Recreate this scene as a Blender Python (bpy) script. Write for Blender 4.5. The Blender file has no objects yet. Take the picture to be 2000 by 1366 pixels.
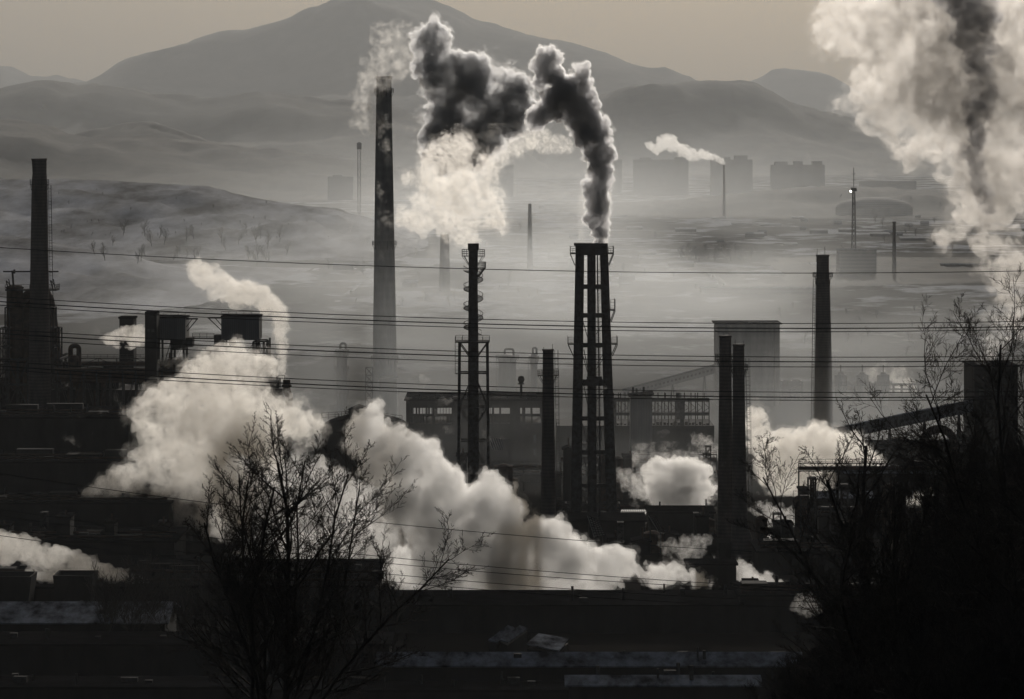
import bpy, math, random
import numpy as np
from mathutils import Vector, noise

# ------------------------------------------------------------------ camera, sky, sun, exposure
F = 7000.0          # focal length in photo pixels (2000 px wide)
H = 100.0           # camera height above the plain
HY = 300.0          # photo row of the horizon
sc = bpy.context.scene
cam = bpy.data.cameras.new("camera")
camo = bpy.data.objects.new("camera", cam)
sc.collection.objects.link(camo)
camo.location = (0, 0, H)
camo.rotation_euler = (math.radians(90), 0, 0)
cam.sensor_width = 36.0
cam.lens = F / 2000 * 36.0
cam.shift_y = -(683 - HY) / 2000.0
cam.clip_start = 1.0
cam.clip_end = 90000
sc.camera = camo

SUN_EL, SUN_AZ = math.radians(17), math.radians(6)      # azimuth to the right of the view
world = bpy.data.worlds.new("World")
sc.world = world
world.use_nodes = True
nt = world.node_tree
nt.nodes.clear()
sky = nt.nodes.new("ShaderNodeTexSky")
sky.sky_type = 'NISHITA'
sky.sun_disc = False
sky.sun_elevation = SUN_EL
sky.sun_rotation = SUN_AZ
sky.altitude = 100
sky.air_density = 1.0
sky.dust_density = 6.0
sky.ozone_density = 1.0
bg = nt.nodes.new("ShaderNodeBackground")
bg.inputs['Strength'].default_value = 0.05
wo = nt.nodes.new("ShaderNodeOutputWorld")
nt.links.new(sky.outputs[0], bg.inputs[0])
nt.links.new(bg.outputs[0], wo.inputs[0])

sun = bpy.data.lights.new("sun", 'SUN')
sun.energy = 3.4
sun.angle = math.radians(0.5)
sun.color = (1.0, 0.945, 0.87)
suno = bpy.data.objects.new("sun", sun)
sc.collection.objects.link(suno)
sd = Vector((math.sin(SUN_AZ) * math.cos(SUN_EL), math.cos(SUN_AZ) * math.cos(SUN_EL), math.sin(SUN_EL)))
suno.rotation_euler = sd.to_track_quat('Z', 'Y').to_euler()
suno.location = (0, 0, 3000)

sc.view_settings.view_transform = 'Standard'
sc.view_settings.look = 'None'
sc.view_settings.exposure = -0.85
sc.view_settings.gamma = 1.0
sc.render.engine = 'CYCLES'
cy = sc.cycles
cy.use_denoising = True
cy.max_bounces = 6
cy.diffuse_bounces = 2
cy.glossy_bounces = 1
cy.transmission_bounces = 2
cy.volume_bounces = 3
cy.transparent_max_bounces = 48
cy.volume_step_rate = 1.5
cy.volume_max_steps = 100
cy.use_adaptive_sampling = True
cy.adaptive_threshold = 0.025
cy.adaptive_min_samples = 32
cy.sample_clamp_indirect = 4.0
cy.use_fast_gi = False

# ------------------------------------------------------------------ materials
def mat(name, c1, c2=None, scale=1.0, rough=0.9, bump=0.0, metal=0.0, stretch=(1, 1, 1), spec=0.3, bands=None):
    m = bpy.data.materials.new(name)
    m.use_nodes = True
    n = m.node_tree.nodes
    L = m.node_tree.links
    b = n["Principled BSDF"]
    b.inputs['Roughness'].default_value = rough
    b.inputs['Metallic'].default_value = metal
    b.inputs['Specular IOR Level'].default_value = spec
    if c2 is None:
        c2 = tuple(v * 0.6 for v in c1)
    tc = n.new("ShaderNodeTexCoord")
    mp = n.new("ShaderNodeMapping")
    mp.inputs['Scale'].default_value = stretch
    nz = n.new("ShaderNodeTexNoise")
    nz.inputs['Scale'].default_value = scale
    nz.inputs['Detail'].default_value = 6
    nz.inputs['Roughness'].default_value = 0.65
    rp = n.new("ShaderNodeValToRGB")
    rp.color_ramp.elements[0].position = 0.36
    rp.color_ramp.elements[1].position = 0.64
    rp.color_ramp.elements[0].color = (*c2, 1)
    rp.color_ramp.elements[1].color = (*c1, 1)
    L.new(tc.outputs['Object'], mp.inputs[0])
    L.new(mp.outputs[0], nz.inputs['Vector'])
    L.new(nz.outputs['Fac'], rp.inputs[0])
    last = rp.outputs[0]
    if bands:
        wv = n.new("ShaderNodeTexWave")
        wv.bands_direction = bands[0]
        wv.inputs['Scale'].default_value = bands[1]
        wv.inputs['Distortion'].default_value = 0.3
        mx = n.new("ShaderNodeMix")
        mx.data_type = 'RGBA'
        mx.blend_type = 'MULTIPLY'
        mx.inputs[0].default_value = bands[2]
        L.new(tc.outputs['Object'], wv.inputs['Vector'])
        L.new(last, mx.inputs[6])
        L.new(wv.outputs[0], mx.inputs[7])
        last = mx.outputs[2]
    L.new(last, b.inputs['Base Color'])
    if bump:
        bp = n.new("ShaderNodeBump")
        bp.inputs['Strength'].default_value = bump
        bp.inputs['Distance'].default_value = 0.3
        L.new(nz.outputs['Fac'], bp.inputs['Height'])
        L.new(bp.outputs[0], b.inputs['Normal'])
    return m

M = {
    'brick': mat('dark_brick', (.15, .115, .10), (.05, .042, .04), .16, bump=.4, stretch=(1, 1, .3), bands=('Z', .35, .25)),
    'concrete': mat('stained_concrete', (.24, .23, .21), (.12, .115, .11), .25, bump=.3, stretch=(1, 1, .2), bands=('Z', .1, .1)),
    'steel': mat('dark_painted_steel', (.07, .07, .072), (.035, .03, .028), .8, rough=.95, spec=.03),
    'rust': mat('rusty_steel', (.09, .055, .04), (.04, .03, .025), .6, rough=.95, spec=.05),
    'cladding': mat('grey_cladding', (.15, .15, .155), (.08, .08, .085), .15, rough=.7, stretch=(1, 1, .15), bands=('X', .6, .25)),
    'hall': mat('sooty_hall_wall', (.035, .034, .034), (.016, .016, .016), .12, spec=.05, stretch=(1, 1, .3)),
    'roof': mat('sooty_roof', (.02, .02, .022), (.008, .008, .009), .2, rough=1, spec=0, bands=('X', .8, .3)),
    'snowroof': mat('snow_dusted_roof', (.24, .255, .28), (.02, .02, .023), .3, rough=1, spec=0, stretch=(1, .5, 1)),
    'glassroof': mat('pale_fibreglass_sheet', (.40, .38, .34), (.18, .17, .16), .6, rough=.6, spec=.3),
    'snow': mat('snow', (.5, .51, .53), (.2, .2, .21), .08, rough=.95, spec=.05),
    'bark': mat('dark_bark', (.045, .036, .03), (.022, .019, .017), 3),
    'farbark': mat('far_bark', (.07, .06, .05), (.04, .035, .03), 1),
    'town': mat('town_wall', (.20, .195, .19), (.13, .128, .125), .02, bands=('Z', .11, .35)),
    'wire': mat('wire', (.03, .03, .03), (.02, .02, .02), 1),
    'lamp': None,
}
m = bpy.data.materials.new('lamp_glow'); m.use_nodes = True
b = m.node_tree.nodes["Principled BSDF"]
b.inputs['Emission Color'].default_value = (1, .93, .8, 1)
b.inputs['Emission Strength'].default_value = 14.0
M['lamp'] = m

# ------------------------------------------------------------------ helpers
def W(px, py, Y):
    return Vector(((px - 1000) / F * Y, Y, H - (py - HY) / F * Y))

ORG = {}

class MB:
    def __init__(s):
        s.v = []; s.f = []
    def add(s, v, f):
        o = len(s.v)
        s.v += [tuple(p) for p in v]
        s.f += [tuple(i + o for i in q) for q in f]
        return s
    def hexa(s, p):
        return s.add(p, [(0, 3, 2, 1), (4, 5, 6, 7), (0, 1, 5, 4), (1, 2, 6, 5), (2, 3, 7, 6), (3, 0, 4, 7)])
    def box(s, x0, x1, y0, y1, z0, z1):
        return s.hexa([(x0, y0, z0), (x1, y0, z0), (x1, y1, z0), (x0, y1, z0), (x0, y0, z1), (x1, y0, z1), (x1, y1, z1), (x0, y1, z1)])
    def pbox(s, a, b, c, d, Y, depth=10.0, dy=0.0):
        """box whose front face covers photo columns a..b and rows c(top)..d(bottom) at distance Y"""
        p, q = W(a, c, Y), W(b, d, Y)
        return s.box(p.x, q.x, Y + dy, Y + dy + depth, q.z, p.z)
    def bar(s, a, b, w, w2=None):
        a, b = Vector(a), Vector(b)
        w2 = w if w2 is None else w2
        d = (b - a)
        if d.length < 1e-6: return s
        d.normalize()
        u = d.cross(Vector((0, 0, 1)))
        if u.length < .05: u = d.cross(Vector((0, 1, 0)))
        u.normalize(); t = d.cross(u)
        P = []
        for c, ww in ((a, w), (b, w2)):
            for i, j in ((-1, -1), (1, -1), (1, 1), (-1, 1)):
                P.append(c + u * i * ww / 2 + t * j * ww / 2)
        return s.hexa(P)
    def tube(s, pts, r, n=8, cap=True):
        pts = [Vector(p) for p in pts]
        rs = r if isinstance(r, (list, tuple)) else [r] * len(pts)
        base = len(s.v); up = None
        for i, p in enumerate(pts):
            d = (pts[min(i + 1, len(pts) - 1)] - pts[max(i - 1, 0)]).normalized()
            if up is None:
                up = d.orthogonal().normalized()
            u = (up - d * up.dot(d))
            u = u.normalized() if u.length > 1e-4 else d.orthogonal().normalized()
            up = u; t = d.cross(u)
            for k in range(n):
                a = 2 * math.pi * k / n
                s.v.append(tuple(p + (u * math.cos(a) + t * math.sin(a)) * rs[i]))
        for i in range(len(pts) - 1):
            for k in range(n):
                a = base + i * n + k; b = base + i * n + (k + 1) % n
                s.f.append((a, b, b + n, a + n))
        if cap:
            s.f.append(tuple(base + k for k in range(n))[::-1])
            s.f.append(tuple(base + (len(pts) - 1) * n + k for k in range(n)))
        return s
    def lathe(s, cx, cy, prof, n=28):
        return s.tube([(cx, cy, z) for z, r in prof], [r for z, r in prof], n)
    def build(s, name, material, parent=None, smooth=False):
        me = bpy.data.meshes.new(name)
        o0 = ORG.get(parent.name, Vector((0, 0, 0))) if parent else Vector((0, 0, 0))
        a = np.array(s.v, dtype=float) - np.array(o0)
        me.from_pydata(a.tolist(), [], s.f)
        me.materials.append(material)
        if smooth:
            me.polygons.foreach_set('use_smooth', [True] * len(me.polygons))
        o = bpy.data.objects.new(name, me)
        sc.collection.objects.link(o)
        if parent:
            o.parent = parent
            ORG[o.name] = o0
        return o

def tag(o, label=None, cat=None, group=None, kind=None):
    if label: o['label'] = label
    if cat: o['category'] = cat
    if group: o['group'] = group
    if kind: o['kind'] = kind
    return o

def thing(name, label, cat, loc, group=None):
    o = bpy.data.objects.new(name, None)
    o.empty_display_size = 1
    sc.collection.objects.link(o)
    o.location = loc
    ORG[o.name] = Vector(loc)
    return tag(o, label, cat, group)

def copy_tree(o, parent=None):
    c = o.copy(); sc.collection.objects.link(c)
    if parent: c.parent = parent
    for ch in o.children: copy_tree(ch, c)
    return c

def interp(pts, x):
    return float(np.interp(x, [p[0] for p in pts], [p[1] for p in pts]))

# ------------------------------------------------------------------ ground, hills, mountains
def sstep(a, b, x):
    t = min(1, max(0, (x - a) / (b - a))); return t * t * (3 - 2 * t)

def ground_z(x, y):
    z = 98.0 - 0.163 * y
    if z < 14:                                   # ease into the plain
        z = 14 * math.exp((z - 14) / 14.0)
        if y > 900: z = 0
        z = z * (1 - sstep(700, 900, y))
    if y < 0: z = 98.0 - 0.02 * y
    if 20 < y < 620:
        s = sstep(14, 46, x) * sstep(30, 170, y) * (1 - sstep(300, 560, y))
        z += 19 * s
        z += .8 * noise.noise(Vector((x * .05, y * .05, 0))) * sstep(30, 120, y) * (1 - sstep(450, 600, y))
    return z

def build_ground():
    ys = list(np.linspace(-150, 900, 90)) + list(900 * (56000 / 900) ** np.linspace(.02, 1, 90))
    ts = np.linspace(-1, 1, 121)
    v = []; f = []
    for y in ys:
        hw = 260 + abs(y) * .75
        for t in ts:
            x = hw * (abs(t) ** 1.4) * (1 if t >= 0 else -1)
            z = ground_z(x, y)
            if y > 1500:
                z += (noise.noise(Vector((x * .004, y * .0012, 3))) + .4 * noise.noise(Vector((x * .013, y * .004, 7)))) * 4 * sstep(1500, 2500, y) * (1 - sstep(6000, 8000, y))
            v.append((x, y, z))
    n = len(ts)
    for i in range(len(ys) - 1):
        for k in range(n - 1):
            a = i * n + k
            f.append((a, a + 1, a + 1 + n, a + n))
    b = MB(); b.v = v; b.f = f
    m = bpy.data.materials.new('ground_soil_and_snow'); m.use_nodes = True
    N = m.node_tree.nodes; L = m.node_tree.links; bs = N["Principled BSDF"]
    bs.inputs['Roughness'].default_value = .85
    bs.inputs['Specular IOR Level'].default_value = 0
    tc = N.new("ShaderNodeTexCoord")
    def nz(scale, sx, sy, det=5):
        mp = N.new("ShaderNodeMapping"); mp.inputs['Scale'].default_value = (sx, sy, 1)
        q = N.new("ShaderNodeTexNoise"); q.inputs['Scale'].default_value = scale; q.inputs['Detail'].default_value = det; q.inputs['Roughness'].default_value = .6
        L.new(tc.outputs['Object'], mp.inputs[0]); L.new(mp.outputs[0], q.inputs['Vector']); return q.outputs['Fac']
    def math_(op, a, bb, clamp=False):
        q = N.new("ShaderNodeMath"); q.operation = op; q.use_clamp = clamp
        for i, x in enumerate((a, bb)):
            if isinstance(x, (int, float)): q.inputs[i].default_value = x
            else: L.new(x, q.inputs[i])
        return q.outputs[0]
    sep = N.new("ShaderNodeSeparateXYZ"); L.new(tc.outputs['Object'], sep.inputs[0])
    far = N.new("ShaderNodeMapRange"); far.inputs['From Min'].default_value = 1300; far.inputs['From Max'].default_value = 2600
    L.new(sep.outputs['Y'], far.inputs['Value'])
    a = nz(.008, 1, .35); c = nz(.03, 1, .4)
    s_ = math_('ADD', math_('MULTIPLY', a, .6), math_('MULTIPLY', c, .4))
    s_ = math_('ADD', s_, math_('MULTIPLY', far.outputs[0], .022))
    rp = N.new("ShaderNodeValToRGB")
    rp.color_ramp.elements[0].position = .53; rp.color_ramp.elements[0].color = (0, 0, 0, 1)
    rp.color_ramp.elements[1].position = .59; rp.color_ramp.elements[1].color = (1, 1, 1, 1)
    L.new(s_, rp.inputs[0])
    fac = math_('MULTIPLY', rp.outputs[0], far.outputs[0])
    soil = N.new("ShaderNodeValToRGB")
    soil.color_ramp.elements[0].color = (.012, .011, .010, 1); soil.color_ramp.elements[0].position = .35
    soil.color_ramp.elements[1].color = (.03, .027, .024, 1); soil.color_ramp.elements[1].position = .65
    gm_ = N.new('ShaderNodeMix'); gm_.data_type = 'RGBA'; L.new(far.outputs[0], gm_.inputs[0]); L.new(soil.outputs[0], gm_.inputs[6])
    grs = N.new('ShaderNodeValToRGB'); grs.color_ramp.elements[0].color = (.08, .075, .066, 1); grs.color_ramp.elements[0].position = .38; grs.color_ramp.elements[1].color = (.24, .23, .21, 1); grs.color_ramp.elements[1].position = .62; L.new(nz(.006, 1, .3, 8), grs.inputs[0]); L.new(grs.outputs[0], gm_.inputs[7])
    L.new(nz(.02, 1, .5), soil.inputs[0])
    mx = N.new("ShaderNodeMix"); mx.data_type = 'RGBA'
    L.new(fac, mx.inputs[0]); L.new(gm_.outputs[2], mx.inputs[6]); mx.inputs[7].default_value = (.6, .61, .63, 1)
    L.new(mx.outputs[2], bs.inputs['Base Color'])
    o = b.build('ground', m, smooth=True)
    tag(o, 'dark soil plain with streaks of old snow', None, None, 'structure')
build_ground()

def hill(name, label, prof, Y, front, back, material, px0=None, px1=None, rough=1.0, seed=0, nx=220):
    """a ridge whose crest follows prof (photo col,row) at distance Y and falls to the plain before and behind"""
    px0 = prof[0][0] if px0 is None else px0; px1 = prof[-1][0] if px1 is None else px1
    rows = [(-front, 0), (-front * .8, .05), (-front * .6, .2), (-front * .42, .42), (-front * .27, .65), (-front * .14, .85), (-front * .05, .97), (0, 1), (back * .08, .97), (back * .3, .7), (back * .65, .25), (back, 0)]
    rr = []
    for i in range(len(rows) - 1):                      # finer rows
        for k in range(3):
            t = k / 3; rr.append((rows[i][0] * (1 - t) + rows[i + 1][0] * t, rows[i][1] * (1 - t) + rows[i + 1][1] * t))
    rr.append(rows[-1]); b = MB()
    for dy, hh in rr:
        for i in range(nx):
            px = px0 + (px1 - px0) * i / (nx - 1)
            x = (px - 1000) / F * Y
            h = H - (interp(prof, px) - HY) / F * Y
            edge = min(1, (i + .0) / 10, (nx - 1 - i) / 10)
            s = Y * .012 * rough
            nn = noise.hetero_terrain(Vector((x / (s * 5), (Y + dy) / (s * 5), seed)), 1.0, 2.1, 6, .2) * s * 1.1
            fine = noise.fractal(Vector((x / s, (Y + dy) / s, seed + 9)), 1.0, 2.0, 4) * s * .11
            z = max(-3, h * hh * sstep(0, 1, edge) + nn * math.sin(math.pi * min(1, hh)) * (1 if hh < .99 else .0) * min(1, h / (s * 3 + 1)) + fine * (hh > .02))
            b.v.append((x + nn * .4 * (1 - abs(2 * hh - 1)), Y + dy, z if 0 < hh else -3))
    for j in range(len(rr) - 1):
        for i in range(nx - 1):
            a = j * nx + i; b.f.append((a, a + 1, a + 1 + nx, a + nx))
    o = b.build(name, material, smooth=True)
    return tag(o, label, None, None, 'structure')

forest = mat('winter_forest_slope', (.13, .12, .10), (.035, .035, .032), .0035, rough=1)
snowhill = mat('snow_and_scrub_slope', (.8, .8, .82), (.22, .21, .20), .014, rough=1, spec=0, stretch=(1, .22, 2.5))
hill('mountain', 'broad hazy mountain with its summit at the top edge', [(-900, 330), (-200, 300), (0, 230), (180, 162), (300, 107), (450, 57), (520, 52), (580, 46), (640, 25), (690, 2), (760, -14), (830, -6), (880, 12), (925, 40), (1010, 62), (1100, 82), (1180, 105), (1250, 132), (1340, 160), (1500, 215), (1900, 290), (2400, 320)], 30000, 9000, 8000, forest, seed=1)
hill('mountain', 'far low ridge left of the great mountain', [(-700, 150), (-60, 118), (10, 130), (55, 152), (110, 146), (160, 160), (300, 240), (420, 320)], 40000, 4000, 5000, forest, seed=2)
hill('mountain', 'far hump right of the great mountain', [(1250, 300), (1380, 200), (1470, 157), (1520, 138), (1560, 130), (1610, 146), (1700, 190), (1850, 230), (2100, 200), (2600, 260)], 40000, 4000, 5000, forest, seed=3)
hill('hill', 'long middle ridge at left', [(-900, 200), (-100, 190), (0, 178), (40, 166), (80, 156), (120, 156), (155, 172), (200, 165), (240, 168), (300, 183), (380, 188), (440, 193), (500, 178), (560, 188), (640, 200), (720, 203), (800, 222), (900, 252), (1000, 290), (1100, 330)], 18000, 3500, 3000, forest, seed=4)
hill('hill', 'rounded ridge at right behind the town', [(1000, 330), (1100, 230), (1170, 184), (1230, 170), (1300, 165), (1360, 160), (1410, 158), (1470, 166), (1520, 184), (1570, 205), (1620, 224), (1700, 246), (1760, 275), (1900, 300), (2300, 330)], 19500, 3500, 3000, forest, seed=5)
hill('hill', 'low shoulder between the dark hill and the middle ridge', [(20, 330), (100, 285), (150, 265), (200, 247), (250, 240), (310, 247), (380, 268), (460, 290), (600, 320), (800, 350)], 12000, 1800, 2000, forest, seed=6)
hill('hill', 'dark wooded hill at left', [(-900, 260), (-200, 240), (0, 238), (50, 236), (90, 247), (130, 262), (175, 272), (220, 266), (300, 268), (380, 280), (450, 288), (520, 291), (620, 303), (700, 315), (800, 340), (950, 365), (1100, 380)], 9800, 2200, 2000, forest, seed=7)
hill('hill', 'snowy hillside dotted with small trees at left', [(-700, 372), (0, 350), (90, 350), (200, 352), (330, 360), (400, 364), (460, 380), (520, 393), (640, 408), (740, 436), (850, 470), (950, 520)], 4200, 900, 900, snowhill, rough=.22, seed=8)
hill('hill', 'nearer snowy slope behind the left chimney', [(-700, 440), (-100, 452), (0, 462), (60, 468), (140, 486), (230, 502), (300, 522), (420, 545), (560, 575), (700, 600)], 2700, 500, 500, snowhill, rough=.2, seed=9)
hill('hill', 'low dark tree covered rise at right beyond the works', [(1050, 420), (1200, 400), (1330, 392), (1500, 372), (1640, 366), (1800, 372), (1900, 378), (2000, 380), (2400, 385)], 6200, 700, 900, forest, rough=.4, seed=10)
hill('hill', 'dark bank across the plain at right', [(1380, 590), (1480, 548), (1600, 524), (1750, 520), (1900, 522), (2100, 525), (2500, 540)], 3000, 350, 500, forest, rough=.25, seed=11)

# ------------------------------------------------------------------ parts used by many things
def railing(mb, pts, h=1.1, w=.07, posts=True, rows=2):
    pts = [Vector(p) for p in pts]
    for a, b in zip(pts[:-1], pts[1:]):
        for k in range(rows):
            zz = Vector((0, 0, h * (k + 1) / rows))
            mb.bar(a + zz, b + zz, w)
        if posts:
            n = max(1, int((b - a).length / 1.8))
            for i in range(n + 1):
                p = a.lerp(b, i / n); mb.bar(p, p + Vector((0, 0, h)), w)

def ring_platform(root, cx, cy, z, r_in, r_out, h=1.3, brackets=2.2, w=.12, sector=None):
    """deck round a shaft, with struts beneath and a railing as its sub-part"""
    n = 20; d = MB(); a0, a1 = sector or (0, 2 * math.pi)
    A = [a0 + (a1 - a0) * i / n for i in range(n + 1)]
    P = lambda r, a, zz: (cx + r * math.cos(a), cy + r * math.sin(a), zz)
    for i in range(n):
        d.hexa([P(r_in * .9, A[i], z - .12), P(r_out, A[i], z - .12), P(r_out, A[i + 1], z - .12), P(r_in * .9, A[i + 1], z - .12),
                P(r_in * .9, A[i], z), P(r_out, A[i], z), P(r_out, A[i + 1], z), P(r_in * .9, A[i + 1], z)])
    for i in range(0, n, 2):
        d.bar(P(r_out * .97, A[i], z - .1), P(r_in * .95, A[i], z - brackets), w)
    o = d.build('platform', M['steel'], root)
    r = MB()
    railing(r, [P(r_out * .98, a, z) for a in A], h, w * .75, rows=3)
    r.build('railing', M['steel'], o)
    return o

def ladder(root, x, y, z0, z1, lean=0.0, side=1, w=.09):
    """caged ladder; lean moves its top in x"""
    m_ = MB(); L0 = Vector((x, y, z0)); L1 = Vector((x + lean, y, z1))
    off = Vector((.35, 0, 0))
    m_.bar(L0 - off, L1 - off, w); m_.bar(L0 + off, L1 + off, w)
    n = int((z1 - z0) / .9)
    for i in range(n):
        p = L0.lerp(L1, i / n); m_.bar(p - off, p + off, w * .7)
    l = m_.build('ladder', M['steel'], root)
    c = MB(); n = int((z1 - z0) / 2.2)
    for i in range(n):
        p = L0.lerp(L1, i / n); q = .55
        pts = [p + Vector((-q, 0, 0)), p + Vector((-q, -q * 1.6, 0)), p + Vector((q, -q * 1.6, 0)), p + Vector((q, 0, 0))]
        for a, b_ in zip(pts[:-1], pts[1:]): c.bar(a, b_, w * .7)
    for dx in (-.55, .55):
        c.bar(L0 + Vector((dx, -.88, 0)), L1 + Vector((dx, -.88, 0)), w * .6)
    c.build('safety_cage', M['steel'], l)

def chimney(label, Y, prof, mat_, name='chimney', plats=(), ladders=(), antennas=(), rim=.35, base=0, n=32, group=None, inner=True, bandpy=()):
    """prof: (row, left col, right col) from top to bottom"""
    cx0 = (prof[0][1] + prof[0][2]) / 2
    P = [(W(0, py, Y).z, (b_ - a) / 2 / F * Y, ((a + b_) / 2 - 1000) / F * Y) for py, a, b_ in prof]
    if P[-1][0] > base:
        (z1, r1, x1), (z2, r2, x2) = P[-2], P[-1]
        P.append((base, r2 + (r2 - r1) * (z2 - base) / max(.1, z1 - z2) , x2))
    root = thing(name, label, 'chimney', (P[-1][2], Y, base), group)
    P = P[::-1]; mb = MB()
    pts = [(x, Y, z) for z, r, x in P]; rs = [r for z, r, x in P]
    zt, rt, xt = P[-1]
    pts += [(xt, Y, zt), (xt, Y, zt - 3)]; rs += [rt * .78, rt * .76]
    mb.tube(pts, rs, n)
    mb.build('shaft', mat_, root, smooth=False)
    if rim:
        rr = MB()
        rr.lathe(xt, Y, [(zt - rim * 4, rt * 1.01), (zt - rim * 3, rt + rim), (zt - rim * .2, rt + rim), (zt - rim * .2 + .02, rt * .9)], n)
        rr.build('rim', mat_, root)
    def rad(z): return float(np.interp(z, [p[0] for p in P], [p[1] for p in P])), float(np.interp(z, [p[0] for p in P], [p[2] for p in P]))
    for py, wpx in plats:
        z = W(0, py, Y).z; r, x = rad(z)
        ring_platform(root, x, Y, z, r, wpx / F * Y, w=.10 * Y / 900)
    for py in bandpy:
        z = W(0, py, Y).z; r, x = rad(z)
        MB().lathe(x, Y, [(z - .4, r + .02), (z - .38, r + .18), (z + .38, r + .17), (z + .4, r + .02)], n).build('band', M['steel'], root)
    for side, pa, pb in ladders:
        za, zb = W(0, pa, Y).z, W(0, pb, Y).z; r, x = rad(zb); r1, x1 = rad(za)
        ladder(root, x + side * (r + .7), Y - .1, zb, za, (x1 + side * (r1 + .7)) - (x + side * (r + .7)), w=.09 * Y / 900)
    for px, pa, pb in antennas:
        p, q = W(px, pa, Y), W(px, pb, Y)
        MB().bar(q, p, .14 * Y / 1200).build('lightning_rod', M['steel'], root)
    return root

# ------------------------------------------------------------------ chimneys
chimney('tallest tapering concrete chimney, veiled by steam near its top', 1320, [(149, 735.5, 764.5), (300, 733, 767), (500, 730.5, 771), (700, 728, 775), (830, 726, 779)], M['concrete'], plats=((180, 19), (478, 24), (702, 27)), antennas=((737, 146, 152), (763, 146, 152)))
chimney('black flared-top chimney rising out of the furnace structures', 1000, [(310, 62, 91), (338, 63.5, 91), (355, 62, 92), (500, 59.5, 94), (640, 57.5, 97), (1000, 52, 103)], M['brick'], plats=((360, 19),), ladders=((1, 362, 640),), rim=.12)
chimney('dark brick chimney with caged ladder in front of the long works hall', 900, [(682, 1060, 1081), (720, 1060, 1081.5), (900, 1057.5, 1084), (1078, 1055, 1087)], M['brick'], plats=((733, 21),), ladders=((1, 684, 1040),), antennas=((1079, 672, 684), (1062, 678, 684)), rim=.12)
chimney('left one of the twin black chimneys before the square silo', 885, [(655, 1405, 1428), (700, 1405, 1428.5), (900, 1402.5, 1431), (1010, 1401, 1433), (1090, 1399, 1436)], M['brick'], plats=((702, 20),), antennas=((1414, 649, 657), (1424, 651, 657)), rim=.15)
chimney('right and shorter one of the twin black chimneys before the square silo', 875, [(672, 1432, 1453.5), (720, 1431, 1454), (900, 1430, 1457), (1025, 1429, 1461), (1055, 1427, 1470), (1098, 1425, 1478)], M['brick'], plats=((722, 18),), ladders=((1, 700, 1000),), antennas=((1436, 664, 674), (1452, 666, 674)), rim=.15)
chimney('lone grey chimney with railed gallery and pale ladder beyond the silo', 1250, [(498, 1595, 1619), (545, 1594.5, 1619.5), (550, 1592, 1622), (560, 1594, 1621), (700, 1592, 1624.5), (860, 1590, 1628)], M['brick'], plats=((540, 20),), ladders=((-1, 545, 840),), antennas=((1596, 486, 499), (1611, 482, 499), (1594, 495, 512)), rim=.15)
chimney('slender faint chimney on the plain above the works hall', 3000, [(398, 1031.5, 1038), (450, 1030.5, 1039), (533, 1029, 1041.5)], M['concrete'], rim=0, n=16)
chimney('thin distant chimney beside the lattice mast', 2900, [(433, 1743.5, 1749.5), (541, 1742, 1751)], M['brick'], rim=.3, n=16)
chimney('very distant chimney with a small curling plume, before the flats', 5500, [(322, 1412.2, 1416), (427, 1411, 1417.5)], M['brick'], rim=0, n=12)
chimney('faint squat stack in the haze left of the steel stack', 2600, [(458, 860, 877), (569, 857, 880)], M['concrete'], rim=0, n=16)

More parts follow.
